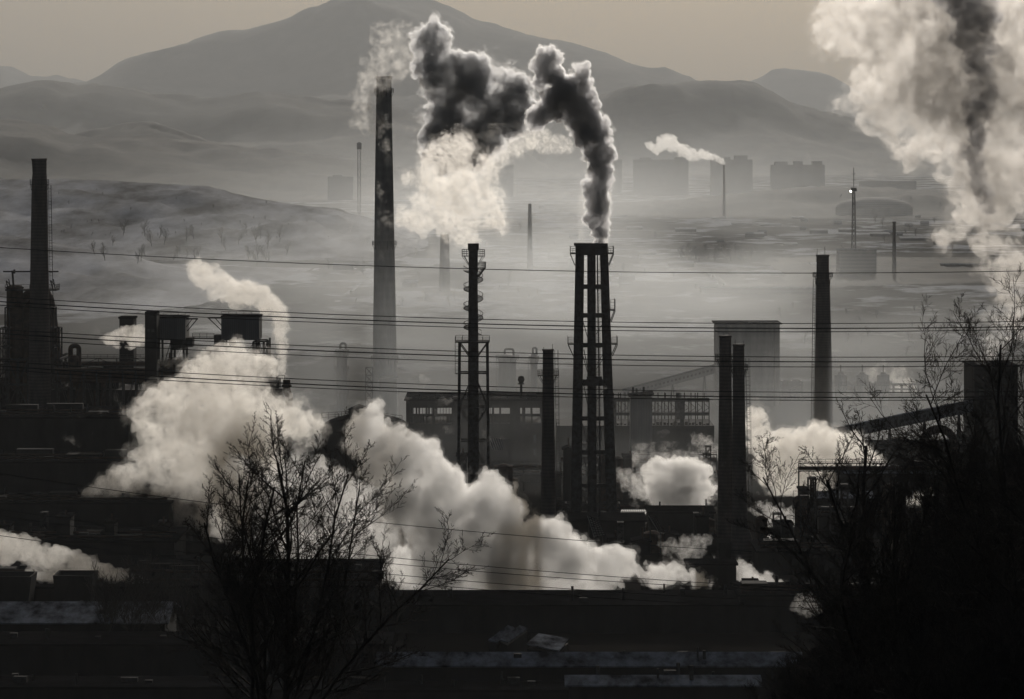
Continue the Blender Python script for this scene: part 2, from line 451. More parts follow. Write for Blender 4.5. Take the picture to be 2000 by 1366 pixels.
# steel stack standing in a lattice tower, with a spiral stair
def steel_stack():
    Y = 950; cx = W(924.5, 0, Y).x; g = 0
    t = thing('steel_stack', 'slim steel stack with winding stair, braced by an open lattice tower', 'smokestack', (cx, Y, 0))
    z = lambda py: W(0, py, Y).z
    MB().tube([(cx, Y, 0), (cx, Y, z(700)), (cx - .05, Y, z(560)), (cx, Y, z(476)), (cx, Y, z(476)), (cx, Y, z(490))], [1.5, 1.4, 1.22, 1.22, 1.0, 1.0], 24).build('stack_pipe', M['steel'], t)
    MB().lathe(cx, Y, [(z(490), 1.24), (z(489), 1.45), (z(476) + .02, 1.48), (z(476) + .04, 1.1)], 24).build('collar', M['steel'], t)
    ring_platform(t, cx, Y, z(500), 1.25, 24 / F * Y * .95, h=1.7, brackets=2.6, w=.13)
    ring_platform(t, cx + .4, Y - .3, z(523), 1.25, 2.95, h=1.5, brackets=2.4, w=.13, sector=(-1.2, 1.0))
    s = MB(); turns = 3.4; n = 130
    P = []
    for i in range(n + 1):
        f = i / n; a = f * turns * 2 * math.pi + .6; zz = z(655) + (z(528) - z(655)) * f
        r = 2.55
        c, s_ = math.cos(a), math.sin(a)
        P.append((Vector((cx + 1.2 * c, Y + 1.2 * s_, zz)), Vector((cx + r * c, Y + r * s_, zz))))
    for i in range(n):
        s.bar(P[i][1], P[i + 1][1], .16)
        s.bar(P[i][0], P[i][1], .09)
        if i % 3 == 0: s.bar(P[i][1], P[i][1] + Vector((0, 0, 1.2)), .06)
        s.bar(P[i][1] + Vector((0, 0, 1.2)), P[i + 1][1] + Vector((0, 0, 1.2)), .12)
    s.build('spiral_stair', M['steel'], t)
    # lattice tower
    xl, xr = W(898, 0, Y).x, W(952, 0, Y).x; d = (xr - xl) / 2
    zt = z(668); y0, y1 = Y - d, Y + d; fl = MB()
    for (x, y) in ((xl, y0), (xr, y0), (xl, y1), (xr, y1)):
        MB().bar((x * 1 + (x - cx) * .12, y + (y - Y) * .12, 0), (x, y, zt), .75 if y < Y else .6).build('tower_leg', M['steel'], t)
    levels = [668, 728, 795, 860, 925, 990, 1037]
    for i, py in enumerate(levels[:-1]):
        za, zb = z(py), z(levels[i + 1])
        for (a, b_) in (((xl, y0), (xr, y0)), ((xr, y0), (xr, y1)), ((xr, y1), (xl, y1)), ((xl, y1), (xl, y0))):
            A, B = Vector((*a, za)), Vector((*b_, za)); A2, B2 = Vector((*a, zb)), Vector((*b_, zb)); Mi = (A + B) / 2; M2 = (A2 + B2) / 2
            fl.bar(A, B, .36)
            if i % 2 == 0:
                fl.bar(A + Vector((0, 0, -.2)), M2.lerp(Mi, .35), .26); fl.bar(B + Vector((0, 0, -.2)), M2.lerp(Mi, .35), .26)
            else:
                fl.bar(A2, Mi.lerp(M2, .0), .26); fl.bar(B2, Mi, .26)
    fl.build('bracing', M['steel'], t)
    dk = MB(); a, b_ = W(889.5, 0, Y).x, W(956, 0, Y).x
    dk.box(a, b_, y0 - 1.2, y1 + 1.2, zt, zt + .25)
    d_ = dk.build('deck', M['steel'], t)
    r = MB(); railing(r, [(a, y0 - 1.2, zt), (b_, y0 - 1.2, zt), (b_, y1 + 1.2, zt), (a, y1 + 1.2, zt), (a, y0 - 1.2, zt)], 1.5, .1, rows=3)
    r.build('railing', M['steel'], d_)
    ladder(t, W(893, 0, Y).x, y0 - .6, z(728), z(668), 0)
    lo = MB(); lo.box(W(890, 0, Y).x, W(902, 0, Y).x, y0 - 1, y0 + .4, z(729), z(727.5)); lo.build('landing', M['steel'], t)
steel_stack()

# four stacks tied together
def stack_cluster():
    Y = 960; z = lambda py: W(0, py, Y).z; X = lambda px, yy=Y: W(px, 0, yy).x
    t = thing('smokestack_cluster', 'tall group of leaning dark stacks joined by cross platforms under one cap', 'smokestack', (X(1157), Y, 0))
    legs = [((1113, 1135), (1124, 1141), Y - 3.0, 'front'), ((1147, 1165), (1146.5, 1163), Y - 3.6, ''), ((1184, 1206), (1171, 1187), Y - 2.6, ''), ((1172, 1175), (1166, 1168.5), Y + 3.6, '')]
    for (ba, bb), (ta, tb), yy, _ in legs:
        pts = [(X((ba + bb) / 2), yy, 0), (X((ta + tb) / 2), Y + (yy - Y) * .6, z(478))]
        MB().tube([pts[0], tuple(Vector(pts[0]).lerp(Vector(pts[1]), .5)), pts[1]], [(bb - ba) / 2 / F * Y, ((bb - ba) * .5 + (tb - ta) * .5) / 2 / F * Y, (tb - ta) / 2 / F * Y], 24).build('stack', M['steel'], t)
    c = MB(); c.pbox(1122, 1187, 476, 481, Y - 4, 8.5); c.pbox(1125, 1185, 481, 499, Y - 3.2, 6.6); c.build('cap', M['steel'], t)
    def lx(py, side):
        f = (py - 478) / (1030 - 478)
        return (1124 + (1113 - 1124) * f) if side < 0 else (1187 + (1207 - 1187) * f)
    for py in (557, 613, 671, 742, 814, 880, 945, 1000):
        a, b_ = lx(py, -1) + 6, lx(py, 1) - 6; k = MB()
        th = 9 if py in (742, 1000) else 5
        k.box(X(a), X(b_), Y - 3.2, Y + 3.4, z(py + th), z(py + th) + .35)
        k.box(X(a), X(b_), Y - 3.3, Y - 3.0, z(py), z(py) + .3)
        for i in range(9):
            f0 = a + (b_ - a) * i / 9; f1 = a + (b_ - a) * (i + 1) / 9
            k.bar((X(f0), Y - 3.15, z(py if i % 2 else py + th)), (X(f1), Y - 3.15, z(py + th if i % 2 else py)), .2)
        for f0 in (a, (a * 2 + b_) / 3, (a + b_) / 2, b_): k.bar((X(f0), Y + 3.2, z(py)), (X(f0), Y + 3.2, z(py + th)), .25)
        for c_, d_ in ((a + 8, a + 8 + (1147 - a - 8)), ): k.pbox(c_, d_, py + 1, py + th + 3, Y - 2.6, 2.2)
        k.pbox(1163, b_ - 8, py + 1, py + th + 3, Y - 2.6, 2.2)
        if py == 742: k.pbox(1146, 1176, 736, 754, Y - 5.2, 1.4)
        k.build('tie_platform', M['steel'], t)
    for i, py in enumerate((622, 682, 690, 752, 826, 890, 955)):
        br = MB()
        q = 1137 + (i % 2) * 3
        br.bar((X(q), Y - 2.9, z(py)), (X(1147), Y - 3, z(py + 36)), .2); br.build('brace', M['steel'], t); br = MB(); br.bar((X(1164), Y - 2.9, z(py + 30)), (X(1182 + i), Y - 3, z(py)), .16)
        br.build('brace', M['steel'], t)
    for py, sides, wd, hh in ((496, (-1, 1), 10, 15), (672, (-1, 1), 11, 15), (606, (1,), 9, 22)):
        for s in sides:
            xe = lx(py, s); k = MB(); x0, x1 = sorted((X(xe), X(xe + s * wd)))
            k.box(x0, x1, Y - 5, Y + 3, z(py), z(py) + .2)
            for yy in (Y - 4.8, Y + 2.5):
                k.bar((X(xe + s * wd), yy, z(py)), (X(xe + s * 1), yy * 1, z(py + 22)), .22)
            o = k.build('side_platform', M['steel'], t)
            r = MB(); e = X(xe + s * wd)
            railing(r, [(X(xe), Y - 5, z(py)), (e, Y - 5, z(py)), (e, Y + 3, z(py))], hh / F * Y, .1, rows=4)
            r.build('railing', M['steel'], o)
    r = MB(); railing(r, [(X(1118), Y - 5, z(496)), (X(1192), Y - 5, z(496))], 1.6, .09, rows=3); r.build('railing', M['steel'], t)
    ladder(t, X(1168), Y - 4.2, z(1000), z(500), 0)
stack_cluster()

# ------------------------------------------------------------------ works buildings
def X(px, Y): return (px - 1000) / F * Y
def Z(py, Y): return H - (py - HY) / F * Y

def bld(name, label, cat, px, Y, group=None):
    return thing(name, label, cat, (X(px, Y), Y, 0), group)

def wall(root, a, b, top, Y, depth, mat_='hall', bot=None, name='wall'):
    m_ = MB(); m_.box(X(a, Y), X(b, Y), Y, Y + depth, 0 if bot is None else Z(bot, Y), Z(top, Y))
    return m_.build(name, M[mat_], root)

def flat_roof(root, a, b, top, Y, depth, mat_='roof', over=.6, th=.5, dz=0):
    z = Z(top, Y) + .003 + dz
    m_ = MB(); m_.box(X(a, Y) - over, X(b, Y) + over, Y - over, Y + depth + over, z, z + th)
    return m_.build('roof', M[mat_], root)

def gable_roof(root, a, b, eave, ridge, Y, depth, mat_='roof', over=.8, along='x'):
    x0, x1 = X(a, Y) - over, X(b, Y) + over; z0 = Z(eave, Y) + .004; z1 = z0 + (eave - ridge) / F * Y; m_ = MB()
    if along == 'x':
        ym = Y + depth / 2; v = []
        for x in (x0, x1): v += [(x, Y - over, z0), (x, ym, z1), (x, Y + depth + over, z0), (x, Y + depth + over, z0 - .25), (x, ym, z1 - .3), (x, Y - over, z0 - .25)]
        m_.add(v, [(0, 1, 7, 6), (1, 2, 8, 7), (5, 11, 10, 4), (4, 10, 9, 3), (0, 6, 11, 5), (2, 3, 9, 8), (0, 5, 4, 1), (1, 4, 3, 2), (6, 7, 10, 11), (7, 8, 9, 10)])
    else:
        xm = (x0 + x1) / 2; v = []
        for y in (Y - over, Y + depth + over): v += [(x0, y, z0), (xm, y, z1), (x1, y, z0), (x1, y, z0 - .25), (xm, y, z1 - .3), (x0, y, z0 - .25)]
        m_.add(v, [(0, 6, 7, 1), (1, 7, 8, 2), (5, 4, 10, 11), (4, 3, 9, 10), (0, 5, 11, 6), (2, 8, 9, 3), (0, 1, 4, 5), (1, 2, 3, 4), (6, 11, 10, 7), (7, 10, 9, 8)])
    return m_.build('roof', M[mat_], root)

def gable_wall(root, a, b, eave, ridge, Y, depth, mat_='hall', along='x'):
    x0, x1 = X(a, Y), X(b, Y); z0 = Z(eave, Y); z1 = z0 + (eave - ridge) / F * Y - .35; z0 -= .25; m_ = MB()
    if along == 'x':
        ym = Y + depth / 2; v = []
        for x in (x0, x1): v += [(x, Y, 0), (x, Y, z0), (x, ym, z1), (x, Y + depth, z0), (x, Y + depth, 0)]
    else:
        xm = (x0 + x1) / 2; v = []
        for y in (Y, Y + depth): v += [(x0, y, 0), (x0, y, z0), (xm, y, z1), (x1, y, z0), (x1, y, 0)]
    m_.add(v, [(0, 1, 2, 3, 4), (9, 8, 7, 6, 5), (0, 5, 6, 1), (1, 6, 7, 2), (2, 7, 8, 3), (3, 8, 9, 4), (4, 9, 5, 0)])
    return m_.build('wall', M[mat_], root)

def windows(root, a, b, top, bot, Y, n, mat_='steel', proud=.06, fill=.7, name='window'):
    w = (b - a) / n
    for i in range(n):
        q = MB(); x0 = a + w * i + w * (1 - fill) / 2; x1 = x0 + w * fill
        q.box(X(x0, Y), X(x1, Y), Y - proud, Y - .003, Z(bot, Y), Z(top, Y)); q.build(name, M[mat_], root)

def pipe_run(pts, r, label, mat_='steel', name='pipe', cat='pipe', n=10):
    # corner-rounded polyline
    P = [Vector(p) for p in pts]; Q = [P[0]]
    for i in range(1, len(P) - 1):
        a, c, b_ = P[i - 1], P[i], P[i + 1]; rad = min(r * 2.2, (a - c).length * .45, (b_ - c).length * .45)
        s, e = c + (a - c).normalized() * rad, c + (b_ - c).normalized() * rad
        for k in range(6):
            t = k / 5; Q.append(s * (1 - t) ** 2 + c * 2 * t * (1 - t) + e * t * t)
    Q.append(P[-1])
    m_ = MB().tube(Q, r, n)
    return m_, Q

def frame3(mb, x0, x1, y0, y1, z0, z1, nx, nz, w=.4, brace=True):
    xs = [x0 + (x1 - x0) * i / nx for i in range(nx + 1)]; zs = [z0 + (z1 - z0) * i / nz for i in range(nz + 1)]
    for y in (y0, y1):
        for x in xs: mb.bar((x, y, z0), (x, y, z1), w)
        for z_ in zs[1:]: mb.bar((x0, y, z_), (x1, y, z_), w * .8)
        if brace:
            for i in range(nx):
                for j in range(nz):
                    a, b_ = (xs[i], xs[i + 1]) if (i + j) % 2 else (xs[i + 1], xs[i])
                    mb.bar((a, y, zs[j]), (b_, y, zs[j + 1]), w * .5)
    for x in xs:
        for z_ in zs[1:]: mb.bar((x, y0, z_), (x, y1, z_), w * .7)

# --- long works hall with open window bands
def works_hall():
    Y = 1150; D = 34
    t = bld('works_hall', 'long dark works hall with two open window bands and posts along its roof', 'factory hall', 930, Y)
    wall(t, 793, 1060, 828, Y, D, name='lower_wall')
    wall(t, 793, 1060, 783, Y, D, bot=797, name='parapet_wall')
    wall(t, 793, 1060, 808.5, Y, .6, bot=813, name='window_sill_band')
    wall(t, 793, 1060, 808.5, Y + D - .6, .6, bot=813, name='window_sill_band')
    m_ = MB()
    for px, w in ((793, 8), (812, 3), (832, 3), (844, 6), (882, 72), (961, 3), (975, 3), (996, 20), (1020, 6), (1037, 3), (1056, 8)):
        for yy in (Y, Y + D - .6): MB().box(X(px, Y), X(px + w, Y), yy, yy + .6, Z(828, Y), Z(797, Y)).build('pier', M['hall'], t)
    m_.bar((X(794, Y), Y + .3, Z(828, Y) + .2), (X(1059, Y), Y + .3, Z(828, Y) + .2), .3)
    for i in range(30):
        px = 796 + i * 5.8; m_.bar((X(px, Y), Y + .3, Z(828, Y)), (X(px, Y), Y + .3, Z(797, Y)), .16)
    m_.build('window_frame', M['steel'], t)
    wall(t, 797, 828, 813, Y + .7, .5, bot=828, name='bay_wall'); wall(t, 872, 1010, 813, Y + .7, .5, bot=828, name='bay_wall')
    flat_roof(t, 793, 1060, 783, Y, D)
    for px in (820, 851, 881, 910, 955, 990, 1028, 1048):
        MB().bar((X(px, Y), Y + 1, Z(783, Y)), (X(px, Y), Y + 1, Z(768, Y)), .3).build('post', M['steel'], t)
    r = MB(); railing(r, [(X(793, Y), Y + 1, Z(781, Y)), (X(1058, Y), Y + 1, Z(781, Y))], 1.3, .1); r.build('railing', M['steel'], t)
    for a, b_, c in ((885, 900, 776), (903, 912, 779), (962, 988, 777)):
        wall(t, a, b_, c, Y + 4, 4, bot=783, name='roof_box', mat_='steel')
    q = MB(); q.bar((X(1018, Y), Y + 6, Z(783, Y)), (X(1018, Y), Y + 6, Z(750, Y)), .8)
    q.lathe(X(1018, Y), Y + 6, [(Z(754, Y), .3), (Z(753, Y), 1.2), (Z(750, Y), .7), (Z(744, Y), 1.15), (Z(738, Y), .8), (Z(736.5, Y), .1)], 16)
    q.build('vent_cowl', M['steel'], t)
    windows(t, 868, 876, 838, 845, Y, 1, 'glassroof', name='window'); windows(t, 1040, 1048, 850, 865, Y, 1, 'glassroof'); windows(t, 1040, 1048, 876, 890, Y, 1, 'glassroof')
works_hall()

def right_hall():
    Y = 1160; D = 30
    t = bld('open_frame_hall', 'hall right of the stacks with an open girder storey above its wall', 'factory hall', 1290, Y)
    wall(t, 1088, 1395, 832, Y, D, name='wall')
    for a, b_ in ((1200, 1385),):
        for top, bot in ((779, 785), (806, 812)):
            for yy in (0, D - .6): wall(t, a, b_, top, Y + yy, .6, bot=bot, name='girder', mat_='steel')
        m_ = MB()
        for i in range(15):
            px = a + (b_ - a) * i / 14
            for yy in (Y + .3, Y + D - .3): m_.bar((X(px, Y), yy, Z(832, Y)), (X(px, Y), yy, Z(779, Y)), 1.3 if i % 5 == 0 else .3)
        for i in range(14):
            p, q = a + (b_ - a) * i / 14, a + (b_ - a) * (i + 1) / 14
            m_.bar((X(p, Y), Y + .3, Z(785, Y)), (X(q, Y), Y + .3, Z(797, Y)), .14); m_.bar((X(q, Y), Y + .3, Z(797, Y)), (X(p, Y), Y + .3, Z(806, Y)), .14)
        m_.build('frame', M['steel'], t)
        wall(t, a, b_, 777.5, Y + .1, .3, bot=778.8, name='gutter', mat_='steel')
    q = MB(); random.seed(4)
    for i in range(26):
        px = 1205 + i * 7; h_ = random.uniform(3, 9); q.pbox(px, px + random.uniform(3, 6), 832 - h_, 832, Y + 3, 2)
    q.build('machinery', M['steel'], t)
    for px in (1212, 1249, 1268, 1300, 1330, 1358):
        MB().bar((X(px, Y), Y + 1, Z(779, Y)), (X(px, Y), Y + 1, Z(768, Y)), .28).build('post', M['steel'], t)
    r = MB(); railing(r, [(X(1200, Y), Y, Z(812, Y)), (X(1385, Y), Y, Z(812, Y))], 1.2, .1); r.build('railing', M['steel'], t)
right_hall()

def head_house():
    Y = 1140
    t = bld('head_house', 'plain square block with a sloping roof between the open girder bays', 'building', 1253, Y)
    wall(t, 1232, 1274, 776, Y, 12, 'cladding')
    m_ = MB(); x0, x1 = X(1228, Y), X(1277.5, Y); y0, y1 = Y - 1, Y + 13
    m_.hexa([(x0, y0, Z(775.8, Y)), (x1, y0, Z(771, Y)), (x1, y1, Z(771, Y)), (x0, y1, Z(775.8, Y)), (x0, y0, Z(773.5, Y)), (x1, y0, Z(768.5, Y)), (x1, y1, Z(768.5, Y)), (x0, y1, Z(773.5, Y))])
    m_.build('roof', M['roof'], t)
    for px, a in ((1237, 757), (1244, 760), (1258, 757)):
        MB().tube([(X(px, Y), Y + 3, Z(774, Y)), (X(px, Y), Y + 3, Z(a, Y))], .35, 8).build('vent_pipe', M['steel'], t)
head_house()

def lower_works(a, b, top, Y, D, label, mat_='hall', roofmat='roof', ridge=None, name='works_shed', cat='shed', wn=0):
    t = bld(name, label, cat, (a + b) / 2, Y)
    if ridge is None:
        wall(t, a, b, top, Y, D, mat_); flat_roof(t, a, b, top, Y, D, roofmat)
    else:
        gable_wall(t, a, b, top, ridge, Y, D, mat_); gable_roof(t, a, b, top, ridge, Y, D, roofmat)
    if wn: windows(t, a + 4, b - 4, top + 10, top + 18, Y, wn)
    rv = random.Random(int(a * 7 + top)); zr = Z(top, Y) - .1
    if mat_ == 'hall' and b - a > 200 and D >= 20 and ridge is None:
        px = max(a, -80) + 10
        while px < b - 60:
            w_ = rv.uniform(30, 90); yy = Y + rv.uniform(.2, .6) * D
            if rv.random() < .75:
                q = MB(); q.box(X(px, Y), X(min(px + w_, b - 6), Y), yy, yy + rv.uniform(2, 6), zr, zr + rv.uniform(.8, 2.6)); q.build('roof_monitor', M['hall'], t)
            px += w_ + rv.uniform(6, 40)
        for k in range(2):
            yy = Y + (.1 + .3 * k) * D; q = MB(); xa, xb = X(max(a, -80) + 5, Y), X(b - 5, Y); q.tube([(xa, yy, zr + 1.2), (xb, yy, zr + 1.2)], .28, 8)
            n_ = int((xb - xa) / 6)
            for i in range(n_): q.bar((xa + i * 6, yy, zr), (xa + i * 6, yy, zr + 1.1), .15)
            q.build('roof_pipe', M['rust'], t)
    for i in range(int(min(9, (b - a) / 45)) if mat_ == 'hall' and b > 0 else 0):
        px = rv.uniform(max(a, -60) + 6, b - 6); yy = Y + rv.uniform(.15, .85) * D; h_ = rv.uniform(.8, 2.6); q = MB()
        if rv.random() < .5: q.box(X(px, Y), X(px, Y) + rv.uniform(.8, 3), yy, yy + 1.4, zr, zr + h_ * .8)
        else: q.tube([(X(px, Y), yy, zr), (X(px, Y), yy, zr + h_ + .8)], rv.uniform(.15, .4), 8)
        q.build('roof_vent', M['steel'], t)
    return t

# plant body between the hall and the front stacks
t = lower_works(800, 1060, 930, 1090, 30, 'dark lower block before the long hall, behind the white steam', wn=14)
t = lower_works(1088, 1398, 935, 1080, 30, 'dark shed behind the round steam ball, right of the leaning stacks', wn=12)
q = MB(); q.box(X(1100, 1079), X(1390, 1079), 1078.6, 1079.9, Z(905, 1079), Z(903, 1079)); q.build('cable_tray', M['steel'], t)
t = bld('processing_plant', 'jumbled plant wall of pipes and beams at the foot of the leaning stacks', 'plant building', 1180, 1010)
wall(t, 1000, 1400, 1003, 1010, 16, 'hall')
m_ = MB(); frame3(m_, X(1085, 1000), X(1210, 1000), 1000, 1006, 0, Z(985, 1000), 6, 2, .5); m_.build('steel_frame', M['steel'], t)
random.seed(11)
for i in range(10):
    px = random.uniform(1000, 1390); p, Q = pipe_run([(X(px, 1005), 1005, 0), (X(px, 1005), 1005, Z(990, 1005)), (X(px + 25, 1005), 1005, Z(990, 1005)), (X(px + 25, 1005), 1009, Z(1012, 1005))], .5, ''); p.build('pipe', M['rust'], t)

# block in front of the tallest chimney and the low round-roofed shed
t = bld('boiler_block', 'small dark block standing against the foot of the tallest chimney', 'building', 757, 1290)
wall(t, 741, 775, 742, 1290, 10, 'hall'); flat_roof(t, 741, 775, 742, 1290, 10, over=.2)
def barrel_shed():
    Y = 1050; t = bld('barrel_roof_shed', 'low shed with a rounded black roof, railing and small hut on top', 'shed', 690, Y)
    wall(t, 628, 790, 845, Y, 20)
    m_ = MB(); n = 16; v = []
    for yy in (Y - .5, Y + 20.5):
        for i in range(n + 1):
            a = i / n; px = 625 + 170 * a; v.append((X(px, Y), yy, Z(838 - 22 * math.sin(math.pi * a) ** .7, Y)))
        v.append((X(795, Y), yy, Z(846, Y))); v.append((X(625, Y), yy, Z(846, Y)))
    k = n + 3
    m_.add(v, [tuple(range(k)), tuple(range(2 * k - 1, k - 1, -1))] + [((i + 1) % k, i, i + k, (i + 1) % k + k) for i in range(k)])
    m_.build('roof', M['roof'], t)
    wall(t, 681, 713, 801, Y + 4, 6, bot=822, name='hut')
    m_ = MB(); a, b_, c = X(678, Y), X(697, Y), X(716, Y)
    m_.add([(a, Y + 3.5, Z(803, Y)), (b_, Y + 3.5, Z(794, Y)), (c, Y + 3.5, Z(800, Y)), (a, Y + 10.5, Z(803, Y)), (b_, Y + 10.5, Z(794, Y)), (c, Y + 10.5, Z(800, Y)), (b_, Y + 3.5, Z(801, Y)), (b_, Y + 10.5, Z(801, Y))], [(0, 1, 4, 3), (1, 2, 5, 4), (0, 3, 7, 6), (6, 7, 5, 2), (0, 6, 1), (1, 6, 2), (3, 4, 7), (4, 5, 7)]); m_.build('hut_roof', M['roof'], t)
    r = MB(); railing(r, [(X(627, Y), Y - .3, Z(830, Y)), (X(629, Y), Y - .3, Z(820, Y)), (X(680, Y), Y - .3, Z(817, Y))], 2.0, .12, rows=3); r.build('railing', M['steel'], t)
    r = MB(); railing(r, [(X(716, Y), Y + 2, Z(819, Y)), (X(785, Y), Y + 2, Z(828, Y))], 2.2, .12, rows=3); r.build('railing', M['steel'], t)
barrel_shed()
def lattice_mast(label, name, Y, a, b, top, bot, base=0, n=6, w=.35, cat='mast', taper=1.0, lamp=None, plat=None, dish=False):
    cx = X((a + b) / 2, Y); z1 = Z(top, Y); z0 = base if bot is None else Z(bot, Y); hw = (X(b, Y) - X(a, Y)) / 2
    t = thing(name, label, cat, (cx, Y, z0)); m_ = MB()
    for i in range(n):
        f0, f1 = i / n, (i + 1) / n
        r0, r1 = hw * (1 + (1 / taper - 1) * (f0)) if taper != 1 else hw, hw * (1 + (1 / taper - 1) * (f1)) if taper != 1 else hw
        za, zb = z0 + (z1 - z0) * f0, z0 + (z1 - z0) * f1
        C0 = [(cx - r0, Y - r0, za), (cx + r0, Y - r0, za), (cx + r0, Y + r0, za), (cx - r0, Y + r0, za)]
        C1 = [(cx - r1, Y - r1, zb), (cx + r1, Y - r1, zb), (cx + r1, Y + r1, zb), (cx - r1, Y + r1, zb)]
        for k in range(4):
            m_.bar(C0[k], C1[k], w); m_.bar(C1[k], C1[(k + 1) % 4], w * .8); m_.bar(C0[k], C1[(k + 1) % 4], w * .6); m_.bar(C0[(k + 1) % 4], C1[k], w * .6)
    m_.build('lattice', M['steel'], t)
    return t, cx, hw
lattice_mast('narrow open ladder frame just left of the tallest chimney', 'access_tower', 1260, 714, 728, 718, None, n=9, w=.28, cat='steel tower')

# absorber column
def column_tower(label, Y, px, hw, top, hook=True, plats=(), mat_='cladding', name='absorber_column', group=None):
    cx = X(px, Y); r = hw / F * Y; t = thing(name, label, 'column', (cx, Y, 0), group)
    MB().lathe(cx, Y, [(0, r), (Z(top + 6, Y), r), (Z(top + 2, Y), r * .8), (Z(top, Y), r * .35)], 20).build('shell', M[mat_], t)
    for py in plats: ring_platform(t, cx, Y, Z(py, Y), r, r * 1.35, w=.12)
    if hook:
        p, Q = pipe_run([(cx - r * .3, Y, Z(top + 2, Y)), (cx - r * .3, Y, Z(top - 10, Y)), (cx + r * .7, Y, Z(top - 10, Y)), (cx + r * .7, Y, Z(top + 4, Y))], .45, '')
        p.build('overhead_pipe', M['steel'], t)
    ladder(t, cx - r - .5, Y, 2, Z(top + 6, Y))
    return t
column_tower('tall grey column with a hooked pipe on top, left of the tallest chimney', 1340, 668, 10.5, 681, plats=(690, 722, 768))
column_tower('faint pale column with a hooked pipe, seen past the lattice tower', 1480, 991, 17, 692, plats=(700,), hook=True)
column_tower('faint narrow column beside the dark brick chimney top', 1500, 1043, 7, 690, plats=(702,), hook=True)

# big square silo block and its conveyor
def silo_block():
    Y = 1420; t = bld('silo_building', 'big plain square concrete silo block behind the twin chimneys', 'silo', 1462, Y)
    wall(t, 1401, 1523, 634, Y, 24, 'concrete')
    flat_roof(t, 1397, 1527, 634, Y, 24, 'roof', over=.1, th=.5)
    q = MB(); random.seed(5)
    for px in (1462, 1470, 1476, 1486, 1492, 1500, 1515):
        q.pbox(px, px + random.uniform(3, 8), 632 - random.uniform(1, 3), 632.4, Y + 2, 3)
    q.build('roof_box', M['steel'], t)
    m_ = MB(); m_.bar((X(1512, Y), Y - .3, 0), (X(1512, Y), Y - .3, Z(640, Y)), .25); m_.build('downpipe', M['steel'], t)
silo_block()

def conveyor(label, A, B, Y, w=9, hgt=None, legs=3, mat_='cladding', snow=False):
    """inclined covered gallery from photo point A to B at distance Y"""
    a, b_ = W(*A, Y), W(*B, Y); t = thing('conveyor_gallery', label, 'conveyor', ((a.x + b_.x) / 2, Y, 0)); hg = hgt / F * Y; hw = w / F * Y
    def seg(z0, z1, y0, y1): return MB().hexa([(a.x, Y + y0, a.z + z0), (b_.x, Y + y0, b_.z + z0), (b_.x, Y + y1, b_.z + z0), (a.x, Y + y1, a.z + z0), (a.x, Y + y0, a.z + z1), (b_.x, Y + y0, b_.z + z1), (b_.x, Y + y1, b_.z + z1), (a.x, Y + y1, a.z + z1)])
    seg(-hg, 0, -hw, hw).build('gallery', M[mat_], t)
    seg(.01, .3, -hw - .25, hw + .25).build('roof', M['snowroof' if snow else 'roof'], t)
    n = 24
    for i in range(n):
        w_ = MB()
        p, q = a.lerp(b_, (i + .25) / n), a.lerp(b_, (i + .75) / n)
        w_.hexa([(p.x, Y - hw - .05, p.z - hg * .6), (q.x, Y - hw - .05, q.z - hg * .6), (q.x, Y - hw - .003, q.z - hg * .6), (p.x, Y - hw - .003, p.z - hg * .6), (p.x, Y - hw - .05, p.z - hg * .35), (q.x, Y - hw - .05, q.z - hg * .35), (q.x, Y - hw - .003, q.z - hg * .35), (p.x, Y - hw - .003, p.z - hg * .35)])
        w_.build('window', M['steel'], t)
    for i in range(legs):
        p = a.lerp(b_, (i + .6) / legs); q = MB()
        if p.z - hg < 3: continue
        for s in (-1, 1):
            q.bar((p.x - .9, Y + s * hw * 1.3, 0), (p.x, Y + s * hw * .8, p.z - hg), .4); q.bar((p.x + .9, Y + s * hw * 1.3, 0), (p.x, Y + s * hw * .8, p.z - hg), .4)
        nz = int((p.z - hg) / 5)
        for k in range(1, nz): q.bar((p.x - .8, Y - hw, k * 5), (p.x + .8, Y + hw, k * 5), .2)
        q.build('trestle', M['steel'], t)
conveyor('faint inclined conveyor gallery climbing to the big square silo', (1215, 762), (1401, 712), 1440, w=10, hgt=16, legs=3)
conveyor('dark inclined conveyor gallery with a bright edge rising to the corner tower', (1630, 838), (1900, 782), 1120, w=9, hgt=22, legs=4, snow=True)
t = bld('transfer_tower', 'tall dark block at the upper end of the dark conveyor, behind bare trees', 'building', 1945, 1130)
wall(t, 1903, 1988, 717, 1130, 26, 'hall'); flat_roof(t, 1903, 1988, 717, 1130, 26, over=.5); windows(t, 1910, 1980, 760, 772, 1130, 5)
for i, (px, lab) in enumerate(((1642, 'left of the three faint capped columns beyond the lone grey chimney'), (1684, 'middle of the three faint capped columns beyond the lone grey chimney'), (1725, 'right of the three faint capped columns beyond the lone grey chimney'))):
    Y = 1420; cx = X(px, Y); t = thing('filter_column', lab, 'column', (cx, Y, 0), 'filter columns beyond the lone grey chimney')
    MB().lathe(cx, Y, [(0, 2.0), (Z(766, Y), 2.0), (Z(764, Y), 2.6), (Z(733, Y), 2.5), (Z(730, Y), 1.2), (Z(727, Y), 1.0)], 18).build('shell', M['concrete'], t)
    MB().bar((cx, Y, Z(728, Y)), (cx, Y, Z(713, Y)), .35).build('rod', M['steel'], t)
    ring_platform(t, cx, Y, Z(752, Y), 2.5, 3.6)
t = bld('pipe_bridge', 'faint open bridge linking the three capped columns', 'pipe bridge', 1700, 1430)
q = MB(); frame3(q, X(1632, 1430), X(1792, 1430), 1426, 1430, 0, Z(750, 1430), 10, 4, .45, False); q.build('frame', M['steel'], t)
t = bld('portal_frame', 'faint double portal frame between the silo and the lone grey chimney', 'steel frame', 1548, 1450)
